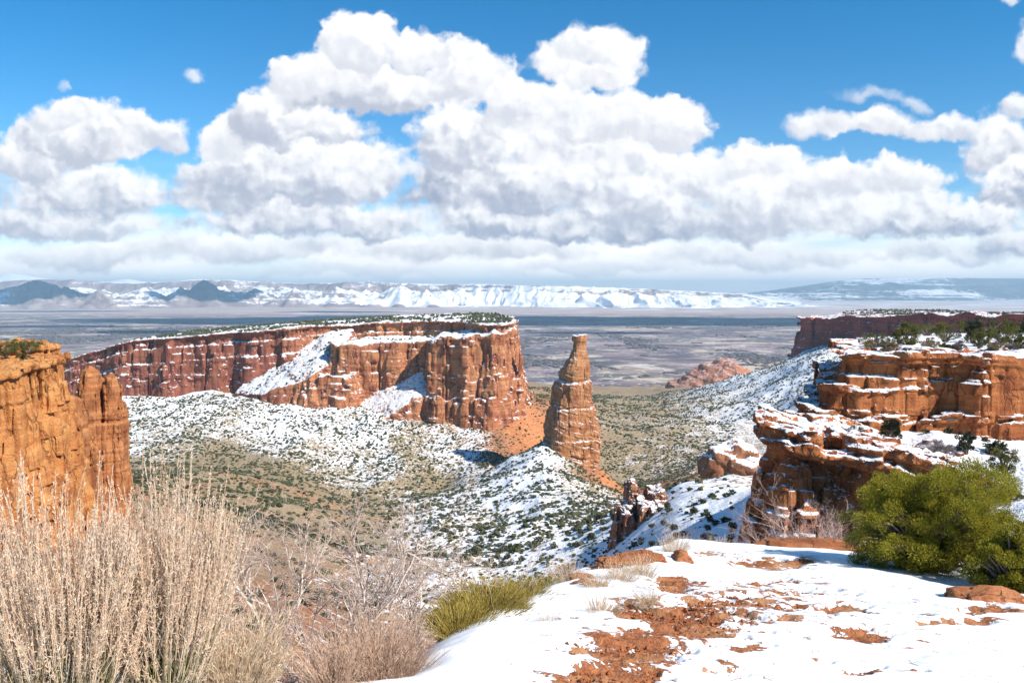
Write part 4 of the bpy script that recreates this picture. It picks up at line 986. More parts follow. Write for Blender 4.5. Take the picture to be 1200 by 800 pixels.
# ------------------------------------------------------------------ plants
def tubes(paths, radii, sides=3):
    """paths (n,k,3), radii (n,k) -> verts, quads"""
    n, k, _ = paths.shape
    d = np.gradient(paths, axis=1); d /= np.linalg.norm(d, axis=-1, keepdims=True) + 1e-9
    ref = np.where(np.abs(d[..., 2:3]) < 0.9, np.array([0, 0, 1.0]), np.array([1.0, 0, 0]))
    a = np.cross(d, ref); a /= np.linalg.norm(a, axis=-1, keepdims=True) + 1e-9; b = np.cross(d, a)
    ang = np.arange(sides) * 2 * math.pi / sides
    ring = a[:, :, None] * np.cos(ang)[:, None] + b[:, :, None] * np.sin(ang)[:, None]
    v = paths[:, :, None] + ring * radii[:, :, None, None]
    idx = np.arange(n * k * sides).reshape(n, k, sides)
    A = idx[:, :-1]; B = idx[:, 1:]
    q = np.stack([A, np.roll(A, -1, 2), np.roll(B, -1, 2), B], -1).reshape(-1, 4)
    return v.reshape(-1, 3), q
def blades(c, d, L, Wd, r):
    """thin pointed leaves: base c, direction d, length, width"""
    n = len(c); d = d / (np.linalg.norm(d, axis=1, keepdims=True) + 1e-9)
    s = np.cross(d, r.standard_normal((n, 3))); s /= np.linalg.norm(s, axis=1, keepdims=True) + 1e-9
    L = np.broadcast_to(L, n)[:, None]; Wd = np.broadcast_to(Wd, n)[:, None]
    v = np.stack([c, c + d * L * .45 + s * Wd * .5, c + d * L, c + d * L * .45 - s * Wd * .5], 1)
    return v.reshape(-1, 3), np.arange(n * 4).reshape(n, 4)
def curve_paths(base, d0, L, bend, k, r, wob=0.05):
    """n curved paths from base along d0, bending by vector bend"""
    n = len(base); t = np.linspace(0, 1, k)[None, :, None]
    d0 = d0 / np.linalg.norm(d0, axis=1, keepdims=True)
    p = base[:, None] + d0[:, None] * L[:, None, None] * t + bend[:, None] * (t ** 2) * L[:, None, None]
    w = r.standard_normal((n, k, 3)); w[:, 0] = 0; w = np.cumsum(w, 1) / math.sqrt(k)
    return p + w * (wob * L)[:, None, None]

def plume_shrub(loc, n, hgt, spread, seed, label, lean=(0, 0), group=None):
    r = np.random.default_rng(seed)
    root = empty('dry_shrub', loc, label, 'shrub', group)
    ang = r.uniform(0, 2 * math.pi, n); rad = spread * np.sqrt(r.random(n))
    b = np.stack([np.cos(ang) * rad * .25, np.sin(ang) * rad * .25, np.zeros(n) - .03], 1)
    L = hgt * (1.05 - 0.30 * (rad / spread) ** 2) * r.uniform(.72, 1.06, n)
    d = np.stack([np.cos(ang) * rad * 1.35 + lean[0], np.sin(ang) * rad * 1.0 + lean[1], np.full(n, hgt)], 1) + r.standard_normal((n, 3)) * .07 * hgt
    bend = np.stack([-np.cos(ang) * rad * .35, -np.sin(ang) * rad * .35, np.full(n, .05)], 1)
    k = 9
    p = curve_paths(b, d, L, bend, k, r, 0.030)
    rr = np.linspace(.0026, .0009, k)[None] * r.uniform(.7, 1.3, n)[:, None]
    # lower grey-green half / upper straw half
    v, q = tubes(p[:, :5], rr[:, :5] * 1.3); mesh_np('branches', v, q, M_lowstem, parent=root)
    v, q = tubes(p[:, 4:], rr[:, 4:]); mesh_np('stems', v, q, M_stem, parent=root)
    # side stems
    m = n * 2; pi = r.integers(0, n, m); t0 = r.integers(2, 6, m)
    sb = p[pi, t0]; sd = (p[pi, t0 + 1] - p[pi, t0]); sd = sd / np.linalg.norm(sd, axis=1, keepdims=True) + r.standard_normal((m, 3)) * .22
    sL = r.uniform(.14, .36, m) * hgt
    sp = curve_paths(sb, sd, sL, np.tile([0, 0, .25], (m, 1)), 6, r, .02)
    v, q = tubes(sp, np.linspace(.0014, .0007, 6)[None].repeat(m, 0)); mesh_np('stems', v, q, M_stem, parent=root)
    # seed plumes along the top of every stem
    def bristles(path, lo, cnt, ln):
        nn, kk, _ = path.shape
        u = lo + (1 - lo) * r.random((nn, cnt)); x = u * (kk - 1); i = np.minimum(x.astype(int), kk - 2); fr = (x - i)[..., None]
        ii = np.arange(nn)[:, None]
        c = path[ii, i] * (1 - fr) + path[ii, i + 1] * fr; ax = path[ii, i + 1] - path[ii, i]; ax /= np.linalg.norm(ax, axis=-1, keepdims=True) + 1e-9
        dd = ax + r.standard_normal(c.shape) * .42
        Ls = (ln * (1.15 - .55 * np.abs(u - lo) / (1 - lo)) * r.uniform(.6, 1.3, u.shape))
        return c.reshape(-1, 3), dd.reshape(-1, 3), Ls.ravel()
    c1, d1, l1 = bristles(p, .56, 62, .019); c2, d2, l2 = bristles(sp, .35, 34, .016)
    c = np.r_[c1, c2]; dd = np.r_[d1, d2]; l = np.r_[l1, l2]
    v, q = blades(c, dd, l, .0033, r); mesh_np('seed_heads', v, q, M_plume, False, parent=root)['kind'] = 'stuff'
    # small narrow leaves lower down
    c3, d3, l3 = bristles(p[:, :6], .15, 16, .022)
    v, q = blades(c3, d3, l3, .0035, r); mesh_np('leaves', v, q, M_lowstem, False, parent=root)
    return root

def tuft(name, loc, n, hgt, spread, seed, mat, label, cat, lean=(0, 0), flat=1.0, w=.0016, group=None, part='blades', fuzz=0):
    r = np.random.default_rng(seed)
    root = empty(name, loc, label, cat, group)
    ang = r.uniform(0, 2 * math.pi, n); rad = np.sqrt(r.random(n))
    b = np.stack([np.cos(ang) * rad * spread * .45, np.sin(ang) * rad * spread * .45 * flat, np.full(n, -.02)], 1)
    L = hgt * (1.05 - .35 * rad ** 2) * r.uniform(.55, 1.1, n)
    d = np.stack([np.cos(ang) * rad * spread + lean[0], np.sin(ang) * rad * spread * flat + lean[1], np.full(n, hgt)], 1) + r.standard_normal((n, 3)) * .12 * hgt
    p = curve_paths(b, d, L, np.stack([np.cos(ang) * .1, np.sin(ang) * .1, -.05 * np.ones(n)], 1), 6, r, .03)
    v, q = tubes(p, np.linspace(w, w * .4, 6)[None] * r.uniform(.6, 1.4, n)[:, None]); mesh_np(part, v, q, mat, parent=root)
    if fuzz:
        m = n * fuzz; pi = r.integers(0, n, m); i = r.integers(2, 5, m); c = p[pi, i]; ax = p[pi, i + 1] - p[pi, i]; ax /= np.linalg.norm(ax, axis=1, keepdims=True)
        v, q = blades(c + ax * (r.random(m) * .03)[:, None], ax + r.standard_normal((m, 3)) * .35, r.uniform(.015, .04, m) * hgt / .4, w * 2.0, r)
        mesh_np('seed_heads', v, q, mat, False, parent=root)['kind'] = 'stuff'
    return root

def bare_shrub(name, loc, seed, hgt, label, mat_t, mat_b, nmain=9, depth=4, lean=(0, 0), spread=.7, r0=.011, cat='bare shrub', group=None, kids=4, thin=1.0):
    r = np.random.default_rng(seed)
    root = empty(name, loc, label, cat, group)
    lv = {}
    ang = r.uniform(0, 2 * math.pi, nmain)
    base = np.stack([np.cos(ang) * .05 * hgt, np.sin(ang) * .05 * hgt, np.full(nmain, -.03)], 1)
    d = np.stack([np.cos(ang) * spread * r.uniform(.2, 1, nmain) + lean[0], np.sin(ang) * spread * r.uniform(.2, 1, nmain) + lean[1], r.uniform(.6, 1, nmain)], 1)
    L = hgt * r.uniform(.5, .8, nmain); rad = np.full(nmain, r0)
    for dep in range(depth):
        n = len(base); k = 7
        p = curve_paths(base, d, L, r.standard_normal((n, 3)) * .16, k, r, .055)
        rr = np.array([1, .9, .78, .64, .48, .28, .06])[None] * rad[:, None]
        lv[dep] = (p, rr)
        m = n * kids; pi = np.repeat(np.arange(n), kids); ti = r.integers(2, k - 1, m)
        ti[::kids] = k - 2
        base = p[pi, ti]; ax = p[pi, ti + 1] - p[pi, ti]; ax /= np.linalg.norm(ax, axis=1, keepdims=True)
        d = ax + r.standard_normal((m, 3)) * .58 + np.array([0, 0, .12])
        L = L[pi] * r.uniform(.36, .72, m); rad = np.maximum(rad[pi] * .50, .0009 * thin)
    def join(keys):
        vs, qs, o = [], [], 0
        for kk in keys:
            v, q = tubes(*lv[kk], sides=4 if kk == 0 else 3); vs.append(v); qs.append(q + o); o += len(v)
        return np.concatenate(vs), np.concatenate(qs)
    v, q = join([0, 1]); mesh_np('branches', v, q, mat_b, parent=root)
    v, q = join(range(2, depth)); mesh_np('twigs', v, q, mat_t, parent=root)
    return root

def juniper(name, loc, size, seed, label, nclump=120, per=230, leaf=.034, mat=None, bark=None, cat='juniper', low=-.80, group=None, csz=1.0, trunk_r=.05):
    """size = half extents (x,y,z) of the crown, which sits on the ground"""
    r = np.random.default_rng(seed); mat = mat or M_jun; bark = bark or M_bark
    root = empty(name, loc, label, cat, group)
    sz = np.asarray(size, float); cen = np.array([0, 0, sz[2] * 0.80])
    u = r.standard_normal((nclump, 3)); u /= np.linalg.norm(u, axis=1, keepdims=True)
    u[:, 2] = np.where(u[:, 2] < low, -u[:, 2] * .5, u[:, 2])
    lump = 0.80 + 0.30 * fbm(u[:, 0] * 1.6 + seed, u[:, 1] * 1.6, u[:, 2] * 1.6, 2)
    rad = lump * r.uniform(.80, 1.02, nclump); rad[::4] *= .62
    c = cen + u * rad[:, None] * sz
    cr = r.uniform(.12, .21, nclump) * sz.mean() * csz
    n = nclump * per; ci = np.repeat(np.arange(nclump), per)
    w = r.standard_normal((n, 3)); w /= np.linalg.norm(w, axis=1, keepdims=True)
    rr = r.random(n) ** .45
    pos = c[ci] + w * (rr * cr[ci])[:, None] * np.array([1, 1, .85])
    pos += fbm(pos[:, 0] * 9, pos[:, 1] * 9, pos[:, 2] * 9, 1)[:, None] * .03 * sz.mean() * w
    keep = pos[:, 2] > .015
    d = w * .8 + u[ci] * .6 + np.array([0, 0, .45]) + r.standard_normal((n, 3)) * .35
    pos, d = pos[keep], d[keep]; n = len(pos)
    v, q = blades(pos, d, leaf * r.uniform(.6, 1.4, n), leaf * .42, r)
    mesh_np('crown', v, q, mat, False, parent=root)
    # limbs from the base to the clumps
    base = np.zeros((nclump, 3)); base[:, :2] = r.normal(0, .05 * sz[0], (nclump, 2))
    p = np.stack([base * (1 - t) + c * t + np.array([0, 0, .18 * sz[2]]) * math.sin(t * math.pi) for t in np.linspace(0, .96, 7)], 1)
    p[:, 1:-1] += r.standard_normal(p[:, 1:-1].shape) * .025 * sz.mean()
    v, q = tubes(p, np.linspace(trunk_r * .55, trunk_r * .08, 7)[None].repeat(nclump, 0), 4); mesh_np('trunk', v, q, bark, parent=root)
    return root

def build_litter():
    r = np.random.default_rng(19); n = 420; px = r.uniform(560, 1250, n); D = r.uniform(3.0, 9.5, n); X = (px - 600) / F * D; Z = fore_z(X, D)
    a = r.uniform(0, 6.28, n); d = np.stack([np.cos(a), np.sin(a), r.uniform(-.05, .25, n)], 1)
    p = curve_paths(np.stack([X, D, Z + .036], 1), d, r.uniform(.02, .11, n), r.standard_normal((n, 3)) * [.2, .2, .03], 5, r, .06)
    v, q = tubes(p, np.full((n, 5), .0011) * r.uniform(.6, 1.6, (n, 1)))
    tag(mesh_np('twig_litter', v, q, M_bark), 'thin dead twigs and stalks littered on the snow', 'twigs', kind='stuff')
build_litter()
# foreground plants, left to right
plume_shrub(fz(55, 2.75) + (0, 0, 0), 330, .95, .40, 101, 'tall pale plumed dry shrub against the golden cliff at bottom left', (-.05, 0))
plume_shrub(fz(178, 2.95), 300, .95, .29, 102, 'tall pale plumed dry shrub leaning right over the brown slope', (.04, 0))
tuft('grass_clump', fz(262, 3.1), 420, .48, .17, 103, M_drygrass, 'short straw-coloured grass clump between plumed shrub and bare shrub', 'grass clump', (.06, 0), fuzz=9, w=.0018)
tuft('grass_clump', fz(20, 2.5), 260, .36, .24, 113, M_lowstem, 'low grey-green clump at the foot of the leftmost plumed shrub', 'grass clump', fuzz=5, w=.0016)
bare_shrub('bare_shrub', fz(365, 4.3), 104, 1.08, 'large tangled leafless shrub with pale twisting branches', M_twig, M_palebark, 15, 5, (.03, 0), .8, .016, kids=5, thin=1.6)
bare_shrub('bare_shrub', fz(500, 5.4), 105, .95, 'smaller leafless shrub with one long branch reaching right beside mustard-green shrub', M_twig, M_palebark, 6, 5, (.25, 0), .7, .012, thin=1.4)
tuft('grass_clump', fz(440, 3.5), 1100, .40, .24, 106, M_pinkgrass, 'dense pinkish dry grass clump in front of the tangled bare shrub', 'grass clump', fuzz=5, w=.0013)
tuft('grass_clump', fz(385, 3.3), 420, .30, .14, 107, M_pinkgrass, 'narrow pinkish grass tuft left of the dense pinkish clump', 'grass clump', (-.03, 0), fuzz=5, w=.0013)
tuft('green_shrub', fz(568, 5.0), 2400, .27, .35, 108, M_mormon, 'mustard-green broom-like shrub below the snowy rim', 'shrub', fuzz=2, w=.0022, part='stems')
tuft('green_shrub', fz(608, 5.6), 900, .25, .25, 118, M_mormon, 'small mustard-green shrub peeking over the rim', 'shrub', fuzz=2, w=.0020, part='stems')
tuft('green_shrub', fz(535, 4.5), 800, .24, .24, 119, M_mormon, 'rusty-green shrub beside the pinkish grass clump', 'shrub', fuzz=2, w=.0020, part='stems')
tuft('green_shrub', fz(640, 6.2), 260, .20, .13, 109, M_mormon, 'little olive tuft on the snowy edge of the rim', 'shrub', fuzz=2, w=.0016, part='stems')
gl = [(668, 6.6, .26, .16, 'wispy grey grass tuft highest on the rim slope'), (702, 5.9, .20, .13, 'dry grass tuft below the thin orange slab'), (728, 6.5, .25, .17, 'pale wispy tuft in front of the red rock ledge'), (757, 6.9, .24, .16, 'bushy straw tuft before the red rock ledge'),
      (795, 8.6, .30, .18, 'straw tuft behind the small dark-sided block'), (708, 4.9, .17, .13, 'flattened straw tuft beside the crumbly red soil'), (765, 5.2, .16, .10, 'sparse straw stalks over the bare red soil'), (645, 4.5, .12, .08, 'tiny dry tuft poking out of the smooth snow bank'), (640, 4.0, .10, .08, 'lowest dry tuft poking out of the snow bank')]
for i, (px, D, h, s, lab) in enumerate(gl):
    tuft('grass_clump', fz(px, D), 120 if i > 6 else 260, h, s, 130 + i, M_drygrass, lab, 'grass clump', ((i % 3 - 1) * .05, 0), fuzz=3, w=.0014)
bare_shrub('bare_shrub', fz(812, 11.6), 141, .80, 'spreading leafless grey shrub behind the rim below the rock outcrop', M_greybush, M_twig, 12, 4, (0, 0), .85, .006, kids=5, thin=1.6)
bare_shrub('bare_shrub', fz(962, 13.0), 142, 1.45, 'pinkish leafless shrub against the rust-red buttress', M_pinktwig, M_pinktwig, 11, 5, (-.06, 0), .62, .014, kids=4, thin=1.7)
bare_shrub('bare_shrub', fz(925, 12.6), 143, .85, 'low pinkish leafless shrub spreading left of the taller pink one', M_pinktwig, M_pinktwig, 9, 4, (-.2, 0), .8, .011, kids=5, thin=2.2)
tuft('grass_clump', fz(848, 11.4), 420, .30, .40, 144, M_drygrass, 'low yellow grass strip at the foot of the rust-red buttress', 'grass clump', flat=.5, fuzz=3, w=.0022)
juniper('juniper', P(1090, 663, 8.4) * np.array([1, 1, 0]) + (0, 0, fz(1088, 8.4)[2] - .08), (.98, .86, .74), 151, 'large rounded yellow-green juniper bush on the snow', 470, 430, .020, csz=.70)
juniper('juniper', fz(1188, 7.3) + (.10, 0, -.08), (.42, .42, .42), 152, 'smaller darker juniper bush at the right edge of the snow', 130, 330, .024, csz=.85)

# ------------------------------------------------------------------ trees of the rim and the ledges
def rim_tree(px, D, hpx, wpx, mat, seed, label, name='juniper', cat='juniper', z=None, group=None):
    X = (px - 600) / F * D * math.cos(PITCH)
    zz = float(terr(np.array([X]), np.array([float(D)]))[0]) if z is None else z
    H = hpx / F * D; Wd = wpx / F * D / 2
    juniper(name, (X, D, zz - .1), (Wd, Wd * .9, H / 1.9), seed, label, 34, 110, max(.16, H * .055), mat, M_bark, cat, -.75, group, trunk_r=.16)
for i, a in enumerate([
    (1066, 116, 38, 42, M_rimtree, 'tallest dark-centred juniper on the layered cliff rim'),
    (1026, 114, 24, 44, M_rimtree, 'broad low juniper on the rim left of the tallest one'),
    (1004, 112, 16, 24, M_rimtree, 'small olive juniper nearest the left corner of the layered cliff'),
    (1110, 132, 28, 52, M_rimtree, 'wide yellow-olive juniper behind the tan shrub on the rim'),
    (1142, 128, 30, 26, M_darktree, 'narrow dark juniper on the rim between two paler ones'),
    (1178, 122, 36, 48, M_rimtree, 'bushy olive juniper near the right end of the rim'),
    (1196, 113, 22, 26, M_rimtree, 'small olive juniper at the rim edge, cut by the frame'),
    (1150, 115, 28, 20, M_rimtree, 'thin upright juniper close to the rim edge'),
    (1160, 160, 26, 60, M_darktree, 'wide dark juniper farther back on the rim'),
    (1088, 170, 18, 60, M_rimtree, 'long low olive juniper thicket far back on the rim'),
    (1215, 130, 34, 46, M_darktree, 'dark juniper just beyond the right edge on the rim')]):
    rim_tree(*a[:5], 200 + i, a[5], group='junipers on the layered cliff rim')
for i, a in enumerate([(1092, 112.5, 22, 26, M_tanbush, 'tan leafless shrub right of the tallest rim juniper'), (1044, 110.5, 16, 24, M_tanbush, 'tan shrub at the rim edge left of the tallest juniper'),
    (1125, 112, 15, 20, M_greybush, 'grey shrub in rim snow below narrow dark juniper'), (1168, 111, 13, 22, M_tanbush, 'tan shrub below the bushy olive juniper'), (1110, 114, 12, 16, M_rimtree, 'tiny green shrub in rim snow beside the tan one'), (1186, 110.5, 12, 18, M_greybush, 'grey shrub in rim snow near the frame edge')]):
    rim_tree(*a[:5], 230 + i, a[5], 'shrub', 'shrub', group='shrubs on the layered cliff rim')
for i, a in enumerate([(1050, 98.5, 46, 28, M_darktree, 'dark ragged juniper rising against the layered cliff face'), (1008, 97, 26, 36, M_darktree, 'squat dark juniper at the left foot of the layered cliff'), (1052, 93, 26, 24, M_darktree, 'dark juniper on the snow below the ragged one'),
    (1139, 93, 36, 24, M_darktree, 'dark pointed conifer alone on the snowy ledge'), (1186, 86, 36, 42, M_rimtree, 'olive juniper on the ledge at the frame edge'), (1192, 79, 22, 40, M_rimtree, 'low olive juniper lowest on the ledge at right'), (945, 108, 20, 24, M_rimtree, 'olive juniper beside the left corner of the layered cliff'), (922, 118, 24, 30, M_rimtree, 'olive juniper on the orange slope behind the buttress')]):
    rim_tree(*a[:5], 250 + i, a[5], group='junipers on the snowy ledge')
for i, a in enumerate([(1072, 91, 18, 24, M_greybush, 'grey leafless shrub on ledge beside lower dark juniper'), (1105, 91.5, 24, 46, M_greybush, 'wide purple-grey leafless shrub on the ledge'), (1152, 86.5, 20, 28, M_greybush, 'grey leafless shrub below the pointed conifer'), (1128, 84, 15, 26, M_greybush, 'small grey leafless shrub low on the ledge'), (1168, 81, 18, 30, M_greybush, 'grey leafless shrub beside the lowest ledge juniper'), (980, 91, 14, 18, M_darktree, 'small dark shrub on the buttress ledge')]):
    rim_tree(*a[:5], 270 + i, a[5], 'shrub', 'shrub', group='leafless shrubs on the snowy ledge')
for i, (px, D, h, w, lab) in enumerate([(4, 172, 20, 30, 'leftmost juniper on the golden cliff top'), (16, 184, 18, 28, 'juniper on the golden cliff top, second from left'), (30, 176, 20, 28, 'round juniper on golden cliff top nearest cap rocks'), (42, 188, 16, 24, 'small juniper behind the round one on golden cliff'), (24, 164, 9, 16, 'low bush near the edge of the golden cliff top'), (55, 190, 9, 16, 'tiny bush beside cap rocks on the golden cliff')]):
    rim_tree(px, D, h, w, M_rimtree, 290 + i, lab, z=-14.25, group='junipers on the golden cliff top')

# ------------------------------------------------------------------ junipers dotting the canyon
def blob_variants(sub, n, seed, rough):
    r = np.random.default_rng(seed); out = []
    v, f = ICO[sub]
    for i in range(n):
        w = v * (1 + rough * r.standard_normal((len(v), 1)))
        w[:, 2] = w[:, 2] * .62 + .42
        out.append(w)
    return out, f
def leafy_variants(n, seed):
    r = np.random.default_rng(seed); out = []
    for i in range(n):
        m = 170; u = r.standard_normal((m, 3)); u /= np.linalg.norm(u, axis=1, keepdims=True)
        lump = 1 + .45 * fbm(u[:, 0] * 1.7 + i * 3, u[:, 1] * 1.7, u[:, 2] * 1.7, 2)
        p = u * (lump * r.uniform(.45, 1, m))[:, None] * np.array([1, 1, .62]) + np.array([0, 0, .55])
        p[:, 2] = np.maximum(p[:, 2], .02)
        out.append(blades(p, u + r.standard_normal((m, 3)) * .8, r.uniform(.35, .7, m), .38, r))
    return out
def scatter():
    r = np.random.default_rng(77)
    def cand(n, px0, px1, D0, D1):
        D = np.sqrt(r.uniform(D0 ** 2, D1 ** 2, n)); px = r.uniform(px0, px1, n)
        return px, D
    sets = [cand(84000, -60, 1000, 90, 1090), cand(32000, 600, 1010, 1090, 2300), cand(330, 900, 1260, 76, 106)]
    px = np.concatenate([s[0] for s in sets]); D = np.concatenate([s[1] for s in sets])
    X = (px - 600) / F * D * math.cos(PITCH)
    dens = 0.58 + 0.55 * fbm(X / 24, D / 24, 2.2, 4, .7)
    dens = dens * np.where(D < 330, np.where(px > 680, .75, .35), 1) * np.where((px > 130) & (px < 480) & (D < 800), .75, 1)
    sn, rd = attrs_at(px, D)
    dens = np.where(rd > .95, dens * .35, dens)
    ledge = (px > 900) & (D < 110)
    dens = np.where(ledge, dens * .22, dens)
    k = r.random(len(px)) < dens
    k &= ~((px > 930) & (D > 106) & (D < 420))
    X, D, px = X[k], D[k], px[k]
    Z = terr(X, D)
    # clear of the spire and of the tower bases
    k = ~((np.hypot(X - 62, D - 821) < 31))
    X, D, px, Z = X[k], D[k], px[k], Z[k]
    s = (0.32 + 0.85 * r.random(len(X)) ** 1.8) * 1.65 * np.where(D < 400, .62, 1.0) * np.where(D > 1090, 1.4, 1.0)
    # visibility along the sight line
    vis = np.ones(len(X), bool)
    el = (Z + 1.2 * s) / D
    for t in np.linspace(.12, .97, 26):
        zz = terr(X * t, D * t); vis &= el > zz / (D * t) - 1e-4
    ppx, ppy = to_px(X, D, Z + s)
    rimline = np.interp(ppx, [-100, 300, 515, 560, 620, 680, 740, 800, 870, 960, 985, 1090, 1200, 1300], [900, 800, 795, 757, 722, 690, 655, 630, 638, 635, 600, 545, 600, 600])
    vis &= (ppy < rimline) & (ppx > 2) & (ppx < 1198)
    vis &= ~((ppx < 148) & (ppy > 400)) & ~((ppx > 862) & (ppy > 490) & (D > 120))
    X, D, Z, s, vis = X[vis], D[vis], Z[vis], s[vis], vis
    o = np.argsort(-(s / D)); X, D, Z, s = X[o], D[o], Z[o], s[o]
    return X, D, Z, s
def place_scatter():
    X, D, Z, s = scatter()
    r = np.random.default_rng(5)
    lv = leafy_variants(7, 3)
    meshes = [mesh_np('scrub_juniper', v, q, M_wood_far, False, link=False) for v, q in lv]
    for i in range(300):
        o = bpy.data.objects.new('scrub_juniper', meshes[i % 7]); COL.objects.link(o)
        o.location = (float(X[i]), float(D[i]), float(Z[i])); o.rotation_euler = (0, 0, float(r.uniform(0, 6.28))); k = float(s[i]); o.scale = (k, k, k * float(r.uniform(.8, 1.25)))
        tag(o, 'scrubby dark juniper dotting the snowy canyon slope', 'juniper', 'junipers dotting the canyon slopes')
    X, D, Z, s = X[300:], D[300:], Z[300:], s[300:]
    # mesa tops
    n = 8000; mx = r.uniform(-700, 0, n); my = r.uniform(1000, 1385, n)
    mz = np.interp(mx, [-760, -700, -640, -590, -540, -420, -310, -200, -100, -40, 0, 60], [-132, -116, -97, -83, -71, -61, -53, -47, -43, -41.5, -41, -41]) + 2 * smooth(my, 1150, 1350)
    U = [(-700,1210),(-600,1176),(-540,1150),(-470,1135),(-420,1132),(-335,1120),(-285,1160),(-240,1178),(-150,1174),(-70,1110),(-38,1010),(-16,996),(-6,1060),(-10,1160),(-30,1300),(-100,1395),(-600,1395)]
    k = (poly_sdf(mx, my, U) < 9) & (r.random(n) < .55 + .9 * fbm(mx / 45, my / 45, 3.1, 3)); ms = r.uniform(1.2, 2.8, n)
    n2 = 4200; fx = r.uniform(800, 1235, n2); fy = r.uniform(1250, 2560, n2)
    fzv = np.interp(fy, [1100, 1500, 1700, 2000, 2600], [-40, -44, -52, -68, -66]) + 10 * smooth(fx, 900, 1050) * smooth(fy, 1500, 2300)
    k2 = poly_sdf(fx, fy, [(830,2010),(812,1740),(830,1690),(828,1600),(840,1300),(1240,1240),(1240,2310),(960,2310)]) < 0
    # bench on the mesa and its skyline
    X = np.r_[X, mx[k], fx[k2]]; D = np.r_[D, my[k], fy[k2]]; Z = np.r_[Z, mz[k] + .3, fzv[k2] + 1]; s = np.r_[s, ms[k], r.uniform(1.5, 3.2, k2.sum())]
    # the snowy ramp and bench of the mesa
    n3 = 520; rx = r.uniform(-385, -40, n3); ry = r.uniform(1035, 1165, n3)
    rz = np.clip(-58 - 0.45 * np.maximum(-262 - rx, 0) - 0.46 * np.maximum(1145 - ry, 0), -150, -58)
    k3 = (poly_sdf(rx, ry, [(-385,1085),(-330,1040),(-262,1030),(-225,1075),(-232,1170),(-290,1165),(-340,1122)]) < -3)
    kb = (rx > -225) & (ry > 1075) & (poly_sdf(rx, ry, U) > 4); rz = np.where(kb, np.interp(rx, [-240, -150, -108, -60], [-70, -67, -64, -56]), rz)
    k3 = k3 | kb
    X = np.r_[X, rx[k3]]; D = np.r_[D, ry[k3]]; Z = np.r_[Z, rz[k3] - .5]; s = np.r_[s, r.uniform(.8, 2.2, k3.sum())]
    near = D < 560
    vs, fs, off = [], [], 0
    for sel, sub, nv in ((near, 2, 6), (~near, 1, 8)):
        var, f = blob_variants(sub, nv, 9 + sub, .20 if sub == 1 else .24)
        var = np.array(var); idx = np.flatnonzero(sel); m = len(idx)
        a = r.uniform(0, 6.28, m); ca, sa = np.cos(a)[:, None], np.sin(a)[:, None]
        b = var[r.integers(0, nv, m)]
        sc = s[idx][:, None]; hz = r.uniform(.8, 1.35, m)[:, None]
        v = np.stack([(b[..., 0] * ca - b[..., 1] * sa) * sc + X[idx][:, None], (b[..., 0] * sa + b[..., 1] * ca) * sc + D[idx][:, None], b[..., 2] * sc * hz + Z[idx][:, None] - .15], -1)
        vs.append(v.reshape(-1, 3)); fs.append((f[None] + (np.arange(m) * b.shape[1])[:, None, None]).reshape(-1, 3) + off); off += v.shape[0] * v.shape[1]
    o = mesh_np('juniper_woodland', np.concatenate(vs), np.concatenate(fs), M_wood_far, False)
    tag(o, 'far juniper woodland speckling the canyon slopes and mesa tops', 'woodland', kind='stuff')
    print('scatter', len(X))
place_scatter()
def valley_groves():
    r = np.random.default_rng(15); n = 42000
    D = np.sqrt(r.uniform(2900 ** 2, 9500 ** 2, n)); px = r.uniform(-60, 1010, n); X = (px - 600) / F * D
    k = fbm(X / 520, D / 900, 3.3, 4, .6) + .35 * fbm(X / 90, D / 90, 1.3, 2) > .38
    X, D = X[k], D[k]; m = len(X); Z = -408 + smooth(D, 9000, 19500) * 42
    s = r.uniform(4, 11, m) * (D / 5000) ** .5
    var, f = blob_variants(1, 6, 44, .25); var = np.array(var); b = var[r.integers(0, 6, m)]
    v = np.stack([b[..., 0] * s[:, None] * r.uniform(.8, 2.6, (m, 1)) + X[:, None], b[..., 1] * s[:, None] * 1.3 + D[:, None], b[..., 2] * s[:, None] * .9 + Z[:, None]], -1)
    o = mesh_np('valley_woodland', v.reshape(-1, 3), (f[None] + (np.arange(m) * b.shape[1])[:, None, None]).reshape(-1, 3), M_grove, False)
    tag(o, 'dark bare tree belts scattered across the far valley floor', 'woodland', kind='stuff')
M_grove = leaf_material('grey_valley_trees', (0.055, 0.055, 0.06), (0.13, 0.115, 0.115), 0.02, 0.0)
valley_groves()

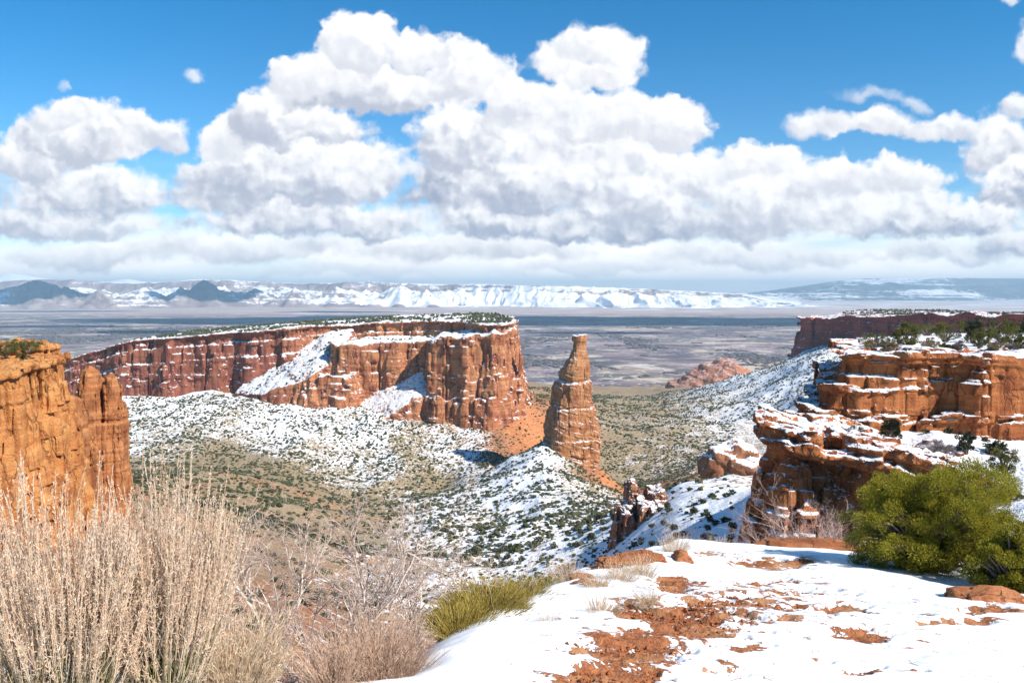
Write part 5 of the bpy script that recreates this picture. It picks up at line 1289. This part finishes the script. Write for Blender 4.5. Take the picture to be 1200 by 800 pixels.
# ------------------------------------------------------------------ clouds high above the frame whose shadows cross the valley
def shade_cloud(sx, sy, sz, zc, rx, ry, seed):
    """a cumulus at height zc whose shadow falls round the point (sx, sy, sz)"""
    k = (zc - sz) / S_DIR[2]; c = np.array([sx, sy, sz]) + S_DIR * k
    v, f = ICO[5]; n = fbm(v[:, 0] * 1.6 + seed, v[:, 1] * 1.6, v[:, 2] * 1.6, 5)
    v = v * (1 + .42 * n)[:, None]
    v = np.stack([v[:, 0] * rx, v[:, 1] * ry, np.where(v[:, 2] > 0, v[:, 2], v[:, 2] * .25) * min(rx, ry) * .6], -1)
    o = mesh_np('cloud', v, f, M_cloud); o.location = tuple(float(a) for a in c)
    tag(o, kind='structure')
mc, tc = new_mat('cloud_white'); finish(tc, (0.85, 0.86, 0.88), 1.0, spec=0.0); M_cloud = mc
shade_cloud(-800, 10900, -400, 6200, 5200, 1500, 1.0)
shade_cloud(5200, 9300, -400, 6200, 2600, 420, 8.0)
shade_cloud(900, 7600, -400, 6200, 700, 170, 9.0)
shade_cloud(-3400, 7700, -400, 6200, 700, 260, 2.0)
shade_cloud(-5200, 9000, -400, 6200, 700, 300, 3.0)
shade_cloud(-10200, 17500, -100, 7500, 1500, 1100, 4.0)
shade_cloud(-6900, 17900, -100, 7500, 900, 800, 5.0)
shade_cloud(-8500, 14500, -400, 7500, 1600, 300, 6.0)
shade_cloud(-3000, 14200, -400, 7500, 900, 300, 6.5)

# ------------------------------------------------------------------ air
def haze():
    bm = bmesh.new(); bmesh.ops.create_cube(bm, size=1.0)
    me = bpy.data.meshes.new('haze')
    for v in bm.verts: v.co = (v.co.x * 140000, v.co.y * 60000 + 26000, v.co.z * 1060 + 90)
    bm.to_mesh(me); bm.free()
    m, t = new_mat('pale_air')
    out = t.n('ShaderNodeOutputMaterial'); pv = t.n('ShaderNodeVolumePrincipled')
    pv.inputs['Color'].default_value = (0.56, 0.80, 1.0, 1); pv.inputs['Density'].default_value = 3.5e-5; pv.inputs['Anisotropy'].default_value = 0.0
    t.t.links.new(pv.outputs[0], out.inputs['Volume'])
    try: m.cycles.homogeneous_volume = True
    except Exception: pass
    me.materials.append(m)
    o = bpy.data.objects.new('haze', me); COL.objects.link(o); o.display_type = 'WIRE'
    tag(o, kind='stuff')
haze()
